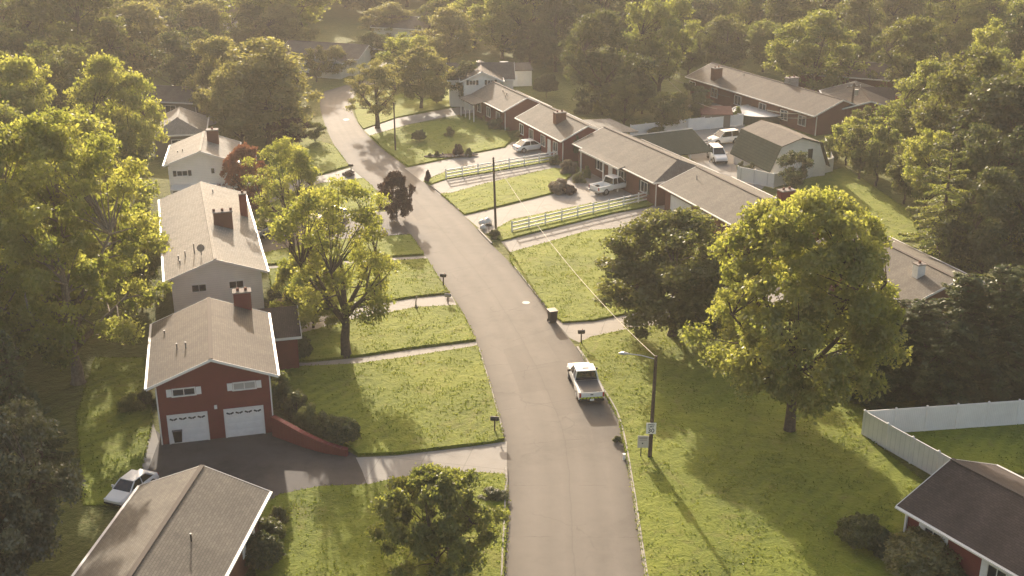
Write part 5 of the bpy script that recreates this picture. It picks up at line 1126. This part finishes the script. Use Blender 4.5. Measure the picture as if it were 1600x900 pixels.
def cabin(o, st, paint, hb, wtop):
    """st: (y_base_rear, y_roof_rear, y_roof_front, y_base_front), hb: belt height, roof height, half widths"""
    yb0, yt0, yt1, yb1, ht, wb = st
    g = MB()
    v = [(-wb, yb0, hb), (wb, yb0, hb), (wb, yb1, hb), (-wb, yb1, hb), (-wtop, yt0, ht), (wtop, yt0, ht), (wtop, yt1, ht), (-wtop, yt1, ht)]
    g.add(v, [(0, 1, 5, 4), (1, 2, 6, 5), (2, 3, 7, 6), (3, 0, 4, 7), (4, 5, 6, 7), (3, 2, 1, 0)]); g.build('windows', M_CGLASS, o)
    r = MB(); r.box((0, (yt0 + yt1) / 2, ht + .02), (wtop * 2 + .06, yt1 - yt0 + .12, .07)); r.build('roof', paint, o, bevel=.03)
    for s in (-1, 1):
        for (a, c) in ((v[0], v[4]), (v[3], v[7])): pl = MB(); pl.beam((s * (abs(a[0]) + .012), a[1], a[2]), (s * (abs(c[0]) + .012), c[1], c[2]), .07, .09); pl.build('pillar', paint, o)
        ym = (yt0 + yt1) / 2; pl = MB(); pl.beam((s * (wb + .012), ym, hb), (s * (wtop + .012), ym, ht), .05, .09); pl.build('pillar', paint, o)
def mirrors(o, y, z, tw, m):
    for s in (-1, 1):
        b = MB(); b.box((s * (tw + .12), y, z), (.22, .1, .17)); b.box((s * (tw + .01), y, z - .03), (.1, .05, .05)); b.build('mirror', m, o)
def make_car(kind, name, label, loc, rz, paint=M_CAR_W, group=None, livery=False):
    o = thing(name, label, {'pickup': 'pickup truck', 'suv': 'SUV', 'sedan': 'car', 'van': 'van'}[kind], (loc[0], loc[1], 0.02), rz, group)
    if kind == 'pickup':
        tw = 0.98; L = 2.85
        loft([(-.72, .96, .45, 1.06, .05), (.9, .97, .42, 1.10, .06), (1.15, .97, .42, 1.12, .07), (1.9, .96, .42, 1.12, .10), (2.55, .94, .45, 1.05, .14), (2.8, .84, .5, .92, .2)]).build('body', paint, o, smooth=False, bevel=.02)
        b = MB()
        for s in (-1, 1): b.box((s * .90, -1.76, .84), (.15, 2.08, .50)); b.box((s * .955, -1.76, .66), (.05, 2.08, .4))
        b.box((0, -1.76, .58), (1.86, 2.08, .06)); b.build('cargo_bed', paint, o, bevel=.015)
        t = MB(); t.box((0, -2.83, .83), (1.72, .07, .50)); tg = t.build('tailgate', paint, o, bevel=.012)
        if livery:
            c = MB(); c.box((0, -1.72, 1.075), (1.66, 2.0, .035)); c.build('bed_cover', mat('grey_bed_cover', (.10, .10, .10), .55), o)
            e = MB()
            for z in (.93, .87): e.box((0, -2.871, z), (.22, .012, .032))
            for s in (-1, 1): e.box((s * .05, -2.871, .90), (.035, .012, .05))
            e.build('emblem', M_DARKM, tg)
            hi = mat('hi_vis_yellow', (.55, .62, .03), .5)
            for k in range(6):
                q = MB(); x0 = -.86 + k * .287; sgn = 1 if k < 3 else -1
                pts = [(x0, .565), (x0 + .287, .565), (x0 + .287, .70), (x0, .70)]
                q.add([(x, -2.876, z) for x, z in pts], [(0, 1, 2, 3)]); q.build('reflective_panel', hi, tg)
                w = MB(); dx = .11 * sgn
                a = x0 + .09 + (0 if sgn > 0 else .11)
                w.add([(a, -2.880, .567), (a + .08, -2.880, .567), (a + .08 + dx, -2.880, .698), (a + dx, -2.880, .698)], [(0, 1, 2, 3)]); w.build('chevron_stripe', M_DARKM, tg)
            p = MB(); p.box((0, -2.95, .50), (.32, .02, .16)); p.build('number_plate', M_WHITE, o)
            lb = MB(); lb.box((0, -.05, 1.86), (.5, .22, .06)); lb.build('roof_light', M_LENS, o)
        b = MB(); b.box((0, -2.88, .46), (1.86, .14, .18)); b.build('rear_bumper', M_BLACKPL if livery else M_METAL, o, bevel=.02)
        b = MB(); b.box((0, 2.82, .52), (1.80, .14, .22)); b.build('front_bumper', M_METAL, o, bevel=.02)
        b = MB(); b.box((0, 2.79, .78), (1.2, .06, .24)); b.build('grille', M_DARKM, o)
        cabin(o, (-.68, -.56, .62, 1.30, 1.78, .90), paint, 1.10, .74)
        lamp_pair(o, -2.84, .86, .13, .08, .34, M_RED, 'tail_light', .98); lamp_pair(o, 2.76, .82, .26, .1, .2, M_LENS, 'headlight', .90)
        mirrors(o, 1.0, 1.2, .97, M_BLACKPL); wheels(o, (-1.75, 1.85), .95, .40)
        u = MB(); u.box((0, 0, .42), (1.5, 5.2, .14)); u.build('chassis', M_BLACKPL, o)
    else:
        H = {'sedan': 1.42, 'suv': 1.75, 'van': 1.95}[kind]; tw = .90; hb = {'sedan': .93, 'suv': 1.08, 'van': 1.1}[kind]; Lr, Lf = -2.3, 2.35
        hood = {'sedan': .90, 'suv': 1.05, 'van': 1.05}[kind]
        loft([(Lr, .80, .35, hb * .86, .1), (Lr + .12, .87, .28, hb * .96, .08), (-1.2, .90, .25, hb, .08), (.9, .90, .25, hb, .08), (1.4, .89, .25, hood, .12), (2.1, .84, .28, hood * .87, .16), (Lf, .74, .35, hood * .76, .2)]).build('body', paint, o, bevel=.02)
        st = {'sedan': (-1.75, -1.0, .35, 1.15), 'suv': (-2.15, -1.95, .3, 1.1), 'van': (-2.2, -2.05, .6, 1.5)}[kind]
        cabin(o, (*st, H, .80), paint, hb - .01, .62)
        lamp_pair(o, Lr - .0, .72, .3, .06, .14, M_RED, 'tail_light', .84); lamp_pair(o, Lf - .1, .66, .3, .12, .13, M_LENS, 'headlight', .80)
        b = MB(); b.box((0, Lf - .02, .42), (1.5, .12, .16)); b.build('front_bumper', M_BLACKPL, o, bevel=.02)
        b = MB(); b.box((0, Lr - .02, .42), (1.6, .12, .18)); b.build('rear_bumper', paint, o, bevel=.02)
        mirrors(o, .85, hb + .04, .89, paint); wheels(o, (-1.4, 1.45), .88, .33 if kind == 'sedan' else .38)
    return o
def car_px(kind, name, label, rear, front, paint=M_CAR_W, **k):
    a = W(*rear); c = W(*front); d = c - a; m = (a + c) / 2
    return make_car(kind, name, label, m, math.atan2(d.y, d.x) - math.pi / 2, paint, **k)
car_px('pickup', 'pickup_truck', 'white pickup with grey bed cover and yellow tail chevrons, parked at the street edge', (922, 628), (905, 588), livery=True)
car_px('pickup', 'pickup_truck', 'white four-door pickup parked sideways in front of the broad ranch house', (921, 306), (992, 291))
car_px('sedan', 'parked_car', 'white sedan on the upper driveway by the second ranch house', (806, 238), (850, 232))
car_px('suv', 'parked_suv', 'white SUV beside the dark green steep roof of the barn', (1148, 222), (1112, 226))
car_px('suv', 'parked_suv', 'white vehicle parked nose towards the broad ranch roof, in front of the SUV', (1112, 243), (1128, 258))
car_px('sedan', 'parked_car', 'white car at the left edge of the asphalt, half hidden behind the bottom left roof', (229, 755), (184, 790)).scale = (.86, .84, .86)
car_px('sedan', 'parked_car', 'silver-white car under the pale leafy tree, nearer the street', (531, 337), (490, 350), M_CAR_S)
car_px('sedan', 'parked_car', 'silver-white car partly hidden beside the long cream house', (397, 374), (428, 356), M_CAR_S)
car_px('sedan', 'parked_car', 'grey hazy car in front of the far-left bungalow', (277, 165), (283, 153), M_CAR_S)
car_px('sedan', 'parked_car', 'dark hazy car left of the grey car at the far left', (259, 168), (264, 156), M_CAR_D)
car_px('van', 'parked_van', 'pale van on the far street at the very top left', (352, 18), (354, 4), M_CAR_W)

# ================================================================== POLES, WIRES AND SIGNS
def pole(label, bx, by, h, r=0.15, lean=(0, 0), arm=None, name='utility_pole', tr=False):
    p = W(bx, by); o = thing(name, label, 'utility pole', (p.x, p.y, 0.0))
    b = MB(); b.tube([(0, 0, -.3), (lean[0], lean[1], h)], [r, r * .72], 10); b.build('post', M_WOODPOLE, o)
    if arm:
        a = MB(); a.beam((lean[0] - arm[0], lean[1] - arm[1], h - .5), (lean[0] + arm[0], lean[1] + arm[1], h - .5), .1, .12); ao = a.build('crossarm', M_WOODPOLE, o)
        for k in (-1, -.45, .45, 1):
            i = MB(); i.cyl((lean[0] + arm[0] * k * .93, lean[1] + arm[1] * k * .93, h - .36), .05, .16, n=8); i.build('insulator', M_LENS, ao)
    if tr:
        t = MB(); t.cyl((lean[0] + .42, lean[1], h - 1.3), .27, .85, n=14); t.build('transformer', M_METAL, o)
    return o, Vector((p.x + lean[0], p.y + lean[1], h))
def street_arm(o, top, dx, dy, z0, rise=.5):
    b = MB(); x, y = top.x - o.location.x, top.y - o.location.y
    b.tube([(x, y, z0), (x + dx * .5, y + dy * .5, z0 + rise * .8), (x + dx, y + dy, z0 + rise)], .035, 8); a = b.build('lamp_arm', M_METAL, o)
    h = MB(); h.tube([(x + dx * .96, y + dy * .96, z0 + rise), (x + dx * 1.12, y + dy * 1.12, z0 + rise), (x + dx * 1.3, y + dy * 1.3, z0 + rise - .02)], [.06, .13, .05], 10); h.build('lamp_head', M_METAL, a)
hA = height_at(W(1015, 716).y, 557)
pA, topA = pole('brown street light pole with two white signs at its foot, on the right-hand verge', 1015, 716, hA, .15, (.12, .1), name='street_light')
street_arm(pA, topA, -1.9, 0.35, hA - .25, .25)
hB = height_at(W(775, 361).y, 247)
pB, topB = pole('slim dark utility pole in the middle of the picture at the mouth of a driveway', 775, 361, hB, .14, (-.25, .3))
hC = height_at(W(618, 236).y, 160)
pC, topC = pole('thin pole on the far lawn next to the tree at the street bend', 618, 236, hC, .12)
hD = height_at(W(1028, 147).y, 94); pD, topD = pole('utility pole with a leaning brace behind the upper back gardens', 1028, 147, hD, .16)
b = MB(); b.beam((-3.2, .0, 0.2), (-.08, 0, hD * .82), .2, .2); b.build('brace', M_WOODPOLE, pD)
hE = height_at(W(1327, 204).y, 130); pE, topE = pole('utility pole with a round grey transformer at the right of the long ranch house', 1327, 204, hE, .17, (0, 0), (1.1, .5), tr=True)
hF = height_at(W(1322, 152).y, 99); pF, topF = pole('shorter pole behind the one with the transformer', 1322, 150, hF, .11)
hG = height_at(W(605, 112).y, 74); pG, topG = pole('faint hazy street light above the tree at the street bend', 606, 112, hG, .1, name='street_light'); street_arm(pG, topG, -2.0, 0, hG - .8, .5)
hH = height_at(W(133, 92).y, 68); pH, topH = pole('pale leaning pole top among the hazy trees at the upper left', 132, 100, hH, .22, (.9, 0)); [setattr(c.data.materials, 'dummy', 0) if False else None for c in ()]
for c in bpy.data.objects:
    if c.parent == pH: c.data.materials[0] = M_WHITE
def wire(label, a, b_, sag, r=0.03, m=None, group=None):
    a = Vector(a); b_ = Vector(b_); pts = []
    for k in range(19):
        t = k / 18; p = a.lerp(b_, t); p.z -= sag * 4 * t * (1 - t); pts.append(p)
    mb = MB(); mb.tube(pts, r, 6); return tag(mb.build('overhead_wire', m or M_WIRE), label, 'wire', group)
wire('bright sagging wire from the street light pole up towards the middle utility pole', topA + Vector((0, 0, -.1)), topB + Vector((0, 0, -.15)), 1.3, .02)
wire('thick bright cable sagging left from the transformer pole past the pool', topE + Vector((0, 0, -3.0)), Vector(W(1198, 172, 3.0)), .9, .07)
wire('thin cable below the thick bright one, above the barn roof', topE + Vector((0, 0, -4.0)), Vector(W(1215, 183, 3.0)), .5, .03)
wire('cable between the braced pole and the transformer pole', topD + Vector((0, 0, -1.0)), topE + Vector((0, 0, -1.2)), 1.8, .028, M_WIRE_D)
wire('second cable between the braced pole and the transformer pole, hanging lower', topD + Vector((0, 0, -2.0)), topE + Vector((0, 0, -2.2)), 2.4, .028, M_WIRE_D)
wire('cable from the braced pole down to the back porch roof of the second ranch house', topD + Vector((0, 0, -1.4)), Vector(W(1120, 170, 4.0)), 1.2, .025, M_WIRE_D)
def text_mesh(name, s, size, m, parent, loc, rot=(math.pi / 2, 0, 0)):
    cu = bpy.data.curves.new(name, 'FONT'); cu.body = s; cu.size = size; cu.align_x = 'CENTER'; cu.align_y = 'CENTER'; cu.extrude = 0.003; cu.offset = size * .012
    t = bpy.data.objects.new('tmp', cu); COL.objects.link(t); dg = bpy.context.evaluated_depsgraph_get()
    me = bpy.data.meshes.new_from_object(t.evaluated_get(dg)); bpy.data.objects.remove(t); me.materials.clear(); me.materials.append(m)
    o = bpy.data.objects.new(name, me); COL.objects.link(o); o.parent = parent; o.location = loc; o.rotation_euler = rot; return o
M_INK = mat('sign_ink', (.03, .03, .035), .6)
zs = height_at(topA.y - .1, 667)
sg = thing('speed_limit_sign', 'white speed limit sign reading 30, fixed to the street light pole', 'sign', (pA.location.x - .02, pA.location.y - .22, zs))
b = MB(); b.box((0, 0, 0), (.68, .03, .84)); pl = b.build('panel', M_WHITE, sg, bevel=.005)
text_mesh('lettering', 'SPEED', .17, M_INK, pl, (0, -.02, .30)); text_mesh('lettering', 'LIMIT', .17, M_INK, pl, (0, -.02, .13)); text_mesh('lettering', '30', .46, M_INK, pl, (0, -.02, -.18))
sp_ = W(1001, 716)
s2_ = thing('notice_sign', 'larger pale notice sign on its own thin post left of the street light', 'sign', (sp_.x, sp_.y, 0))
zc = height_at(sp_.y, 690)
b = MB(); b.box((0, 0.03, zc / 2), (.06, .05, zc + .5)); b.build('post', M_DARKM, s2_)
b = MB(); b.box((0.12, -.02, zc), (.76, .03, .92)); pl = b.build('panel', M_KERB if False else mat('notice_panel', (.52, .48, .44), .6), s2_, bevel=.005)
for z, w_, hh in ((.30, .56, .09), (.14, .50, .05)):
    q = MB(); q.box((.12, -.04, zc + z), (w_, .006, hh)); q.build('printed_bar', mat('faded_print', (.26, .22, .20), .7), pl)
q = MB(); q.box((.08, -.04, zc - .12), (.09, .006, .09)); q.build('printed_mark', M_INK, pl)

# ================================================================== STREET FURNITURE
def mailbox(label, bx, by, rz=0, box=M_DARKM, h=1.05):
    p = W(bx, by); o = thing('mailbox', label, 'mailbox', (p.x, p.y, .0), rz)
    b = MB(); b.box((0, 0, h / 2), (.1, .1, h)); b.box((.0, .0, h - .03), (.16, .5, .06)); b.build('post', M_WOODPOLE, o)
    m = MB(); pr = [(-.13, 0), (.13, 0), (.13, .14)] + [(math.cos(a) * .13, .14 + math.sin(a) * .13) for a in (.6, 1.2, 1.57, 1.94, 2.54)] + [(-.13, .14)]
    n = len(pr); m.add([(x, -.3, z + h) for x, z in pr] + [(x, .3, z + h) for x, z in pr], [tuple(range(n - 1, -1, -1)), tuple(range(n, 2 * n))] + [(i, (i + 1) % n, n + (i + 1) % n, n + i) for i in range(n)]); mb = m.build('box', box, o)
    f = MB(); f.box((.145, -.1, h + .22), (.02, .05, .18)); f.build('flag', M_RED, mb); return o
mailbox('dark mailbox on a post at the corner of the short drive, behind the parked pickup', 908, 538, R(95))
mailbox('mailbox on the left lawn edge opposite the street light', 773, 676, R(85))
mailbox('mailbox beside the street at the long front lawn, left side', 693, 448, R(80))
mailbox('mailbox with brown weeds at its foot on the left of the far street', 549, 272, R(80))
mailbox('mailbox at the foot of the middle utility pole', 764, 367, R(95))
mailbox('pale mailbox at the street mouth of the driveway below the thick-trunked tree', 700, 474, R(80), M_STONE, .7)
def wheelie_bin(label, bx, by, rz, m=M_BLACKPL):
    p = W(bx, by); o = thing('wheelie_bin', label, 'bin', (p.x, p.y, .01), rz)
    b = MB(); vs = [(-.26, -.28, .06), (.26, -.28, .06), (.26, .28, .06), (-.26, .28, .06), (-.33, -.36, .98), (.33, -.36, .98), (.33, .36, .98), (-.33, .36, .98)]
    b.add(vs, [(3, 2, 1, 0), (4, 5, 6, 7), (0, 1, 5, 4), (1, 2, 6, 5), (2, 3, 7, 6), (3, 0, 4, 7)]); b.build('body', m, o, bevel=.02)
    l = MB(); l.box((0, 0, 1.02), (.72, .80, .07)); l.build('lid', mat('bin_lid', (.10, .10, .11), .4), o, bevel=.02)
    h = MB(); h.cyl((0, .44, .96), .025, .5, 'X', 8); h.build('handle', M_BLACKPL, o)
    for s in (-1, 1):
        w = MB(); w.cyl((s * .29, .27, .11), .11, .06, 'X', 12); w.build('wheel', M_TYRE, o)
    return o
wheelie_bin('dark wheeled bin standing at the right kerb by the short drive', 863, 503, R(20)).scale = (1.1, 1.1, 1.1)
wheelie_bin('dark wheeled bin against the left garage door of the red brick house', 279, 690, R(15))

def picket_run(name, label, pts, h, panels=True, m=M_VINYL, spacing=2.4, cat='fence'):
    P_ = [Vector((p[0], p[1], 0)) for p in pts]; o = thing(name, label, cat, P_[0])
    o0 = P_[0]
    first = True
    for a, c in zip(P_[:-1], P_[1:]):
        d = c - a; L = d.length; n = max(1, round(L / spacing)); u = d / n; rz = math.atan2(d.y, d.x)
        for k in range(n):
            q0 = a + u * k - o0; q1 = a + u * (k + 1) - o0; mid = (q0 + q1) / 2
            b = MB(); b.box((mid.x, mid.y, h / 2), (u.length - .12, .05, h - .1), rz); b.build('panel', m, o)
            for z in (.12, h - .06):
                r = MB(); r.box((mid.x, mid.y, z), (u.length - .125, .085, .12), rz); r.build('rail', M_WHITE, o)
        for k in range(n + 1):
            if k == 0 and not first: continue
            q0 = a + u * k - o0; b = MB(); b.box((q0.x, q0.y, (h + .06) / 2), (.12, .12, h + .06), rz); po = b.build('post', M_WHITE, o)
            c2 = MB(); c2.add([(q0.x - .085, q0.y - .085, h + .06), (q0.x + .085, q0.y - .085, h + .06), (q0.x + .085, q0.y + .085, h + .06), (q0.x - .085, q0.y + .085, h + .06), (q0.x, q0.y, h + .15)], [(3, 2, 1, 0), (0, 1, 4), (1, 2, 4), (2, 3, 4), (3, 0, 4)]); c2.build('cap', M_WHITE, po)
        first = False
    return o
c0 = W(1347, 681); c1 = W(1453, 742); c2_ = W(1600, 659)
dB = (c1 - c0).normalized(); dA = (c2_ - W(1415, 672)).normalized()
picket_run('privacy_fence', 'tall white privacy fence turning a corner above the bottom right brick house', [c0 + dB * 9.0, c0, c0 + dA * 26], 2.0)
def rail_fence(label, p, q, spacing, h=1.2, rails=3):
    a = W(*p); c = W(*q); d = c - a; n = max(1, round(d.length / spacing)); u = d / n; rz = math.atan2(d.y, d.x)
    o = thing('rail_fence', label, 'fence', (a.x, a.y, .1), rz); s = u.length
    for k in range(n + 1):
        b = MB(); b.box((k * s, 0, h / 2), (.13, .13, h)); po = b.build('post', M_WHITE, o)
        c3 = MB(); c3.add([(k * s - .09, -.09, h), (k * s + .09, -.09, h), (k * s + .09, .09, h), (k * s - .09, .09, h), (k * s, 0, h + .08)], [(3, 2, 1, 0), (0, 1, 4), (1, 2, 4), (2, 3, 4), (3, 0, 4)]); c3.build('cap', M_WHITE, po)
        if k < n:
            for j in range(rails):
                r = MB(); r.box((k * s + s / 2, 0, h * (j + .62) / rails - .02), (s - .14, .09, .15)); r.build('rail', M_WHITE, o)
    return o
rail_fence('white three-rail fence along the verge in front of the pickup drive', (800, 364), (1020, 313), 2.35)
rail_fence('white three-rail fence on the upper verge below the white sedan', (697, 280), (888, 247), 2.35)
g1 = W(1010, 311); g2 = W(1038, 318); g3 = W(1004, 288)
picket_run('privacy_fence', 'short white fence closing the gap between the broad ranch house and the garage house', [W(1042, 314), W(1012, 304), W(1006, 288)], 1.9, spacing=1.8)
picket_run('privacy_fence', 'white fence round the front and right of the barn yard', [W(1152, 282), W(1208, 294), W(1300, 268), W(1288, 236)], 1.8)
picket_run('privacy_fence', 'white fence closing the back of the barn yard behind the SUV', [W(1075, 205), W(1110, 202), W(1160, 196)], 1.7)
picket_run('privacy_fence', 'long white fence behind the dark green carport', [W(985, 212), W(1100, 199)], 1.5)
rail_fence('low white garden fence beside the vehicle in front of the SUV', (1070, 238), (1110, 232), 1.8, 1.3, 4)

# retaining wall and steps beside the garage
rw = thing('retaining_wall', 'curving red brick retaining wall stepping down beside the garage driveway', 'wall', tuple(W(428, 680)))
wp = [W(428, 680), W(450, 688), W(480, 699), W(510, 707), W(543, 712)]; hh = [1.5, 1.3, 1.0, .7, .45]
b = MB(); vs = []
for i, p in enumerate(wp):
    d = (wp[min(i + 1, 4)] - wp[max(i - 1, 0)]).normalized(); nn = Vector((-d.y, d.x, 0)) * .16; q = p - wp[0]
    for s in (-1, 1):
        for z in (-.05, hh[i]): vs.append((q.x + nn.x * s, q.y + nn.y * s, z))
fs = [(0, 1, 3, 2), (16, 18, 19, 17)]
for i in range(4): o_ = i * 4; fs += [(o_, o_ + 4, o_ + 5, o_ + 1), (o_ + 2, o_ + 3, o_ + 7, o_ + 6), (o_ + 1, o_ + 5, o_ + 7, o_ + 3)]
b.add(vs, fs); b.build('brickwork', M_BRICK, rw)
b = MB()
for i in range(4):
    a = wp[i] - wp[0] + Vector((0, 0, hh[i] + .04)); c = wp[i + 1] - wp[0] + Vector((0, 0, hh[i + 1] + .04)); b.beam(a, c, .38, .08)
b.build('coping', M_BRICK, rw)

# above-ground pool
p = W(1185, 187)
po = thing('round_pool', 'round above-ground pool under a pale cover, behind the barn', 'pool', (p.x, p.y, 0))
b = MB(); b.cyl((0, 0, .65), 3.9, 1.3, n=40); b.build('pool_wall', M_SH_GREEN, po)
b = MB(); b.tube([(0, 0, 1.32), (0, 0, 1.345)], [3.75, 3.7], 40); b.build('cover', mat('pool_cover', (.80, .78, .72), .5, var=.08, scale=2), po)
b = MB()
for k in range(40): a0, a1 = k * math.pi / 20, (k + 1) * math.pi / 20; b.beam((math.cos(a0) * 3.95, math.sin(a0) * 3.95, 1.36), (math.cos(a1) * 3.95, math.sin(a1) * 3.95, 1.36), .22, .06)
b.build('rim', M_TRIM, po)
b = MB(); b.cyl((-3.3, -.6, .9), .05, 1.9, n=6); b.cyl((-2.8, -.6, .9), .05, 1.9, n=6); b.build('ladder', M_METAL, po) if False else None
# small red-roofed hut by the back fence
p = W(1120, 200)
hu = thing('garden_hut', 'low hut with a rust-red roof between the pool and the SUV', 'hut', (p.x, p.y + 1.5, 0), R(-5))
b = MB(); b.box((0, 0, 1.0), (4.0, 2.6, 2.0)); b.build('wall', M_BOARD, hu); solid_roof('roof', [(-2.3, -1.6, 2.03), (2.3, -1.6, 2.03), (2.3, 1.6, 2.6), (-2.3, 1.6, 2.6)], [(0, 1, 2, 3)], .1, mat('rust_roof', (.15, .06, .045), .8, var=.2, scale=2), hu)
# bagged debris by the middle pole
for l, x, y, s in [('left white refuse bag on the verge by the middle utility pole', 754, 352, .5), ('right white refuse bag on the verge by the middle utility pole', 762, 350, .55), ('low white refuse bag nearest the street by the middle utility pole', 755, 359, .42)]:
    p = W(x, y); b = MB()
    b.tube([(0, 0, 0), (0, 0, .12 * s), (0, 0, .5 * s), (.05, 0, .95 * s), (.1, .05, 1.15 * s)], [s * .6, s * .85, s * .95, s * .5, s * .12], 10); bo = b.build('refuse_bag', mat('white_bag', (.6, .58, .55), .4, bump=.05, bscale=6), smooth=True); bo.location = (p.x, p.y, .1); tag(bo, l, 'bag', 'refuse bags by the middle pole')
# manhole cover and litter on the street
p = W(822, 473); b = MB(); b.cyl((0, 0, .012), .36, .012, n=20); o_ = b.build('manhole_cover', mat('pale_cover', (.36, .34, .31), .6)); o_.location = (p.x, p.y, 0); tag(o_, 'pale round cover set in the street above the dark bin', 'manhole cover')
p = W(541, 187); b = MB(); b.cyl((0, 0, .012), .42, .012, n=20); o_ = b.build('manhole_cover', mat('pale_cover', (.36, .34, .31), .6)); o_.location = (p.x, p.y, 0); tag(o_, 'pale round cover set in the street near its far bend', 'manhole cover')
p = W(975, 718); b = MB(); b.cyl((0, 0, .2), .09, .4, n=8); b.cyl((0, 0, .42), .12, .06, n=8); o_ = b.build('marker_post', M_WHITE); o_.location = (p.x, p.y, 0); tag(o_, 'tiny white marker at the right kerb beside the notice sign', 'marker')
p = W(650, 482); b = MB(); b.tube([(0, 0, 0), (0, 0, .5), (.1, 0, 1.1)], [.12, .06, .05], 8); b.tube([(0, 0, .0), (0, 0, .06)], [.3, .3], 12); o_ = b.build('garden_lamp', M_STONE); o_.location = (p.x, p.y, .1); tag(o_, 'small pale garden lamp by the driveway below the thick-trunked tree', 'garden lamp')
# patio things under the ranch porch
p = W(945, 275)
tb = thing('garden_table', 'pale green-white garden table on the porch behind the white pickup', 'table', (p.x, p.y, 0)); b = MB(); b.cyl((0, 0, .72), .6, .05, n=16); b.build('table_top', M_STONE, tb); b = MB(); b.cyl((0, 0, .35), .06, .7, n=8); b.build('leg', M_METAL, tb)

# ================================================================== HAZE: a closed box of thin warm air round the whole scene
hz = MB(); hz.box((0, 100, 21.5), (6400, 6400, 45.0))
hm = bpy.data.materials.new('warm_haze'); hm.use_nodes = True; nt = hm.node_tree; nt.nodes.clear()
pv = nt.nodes.new('ShaderNodeVolumePrincipled'); pv.inputs['Color'].default_value = (0.98, 0.94, 0.90, 1); pv.inputs['Density'].default_value = HAZE_DENSITY; pv.inputs['Anisotropy'].default_value = 0.35
on = nt.nodes.new('ShaderNodeOutputMaterial'); nt.links.new(pv.outputs[0], on.inputs['Volume'])
tag(hz.build('haze', hm), kind='stuff')
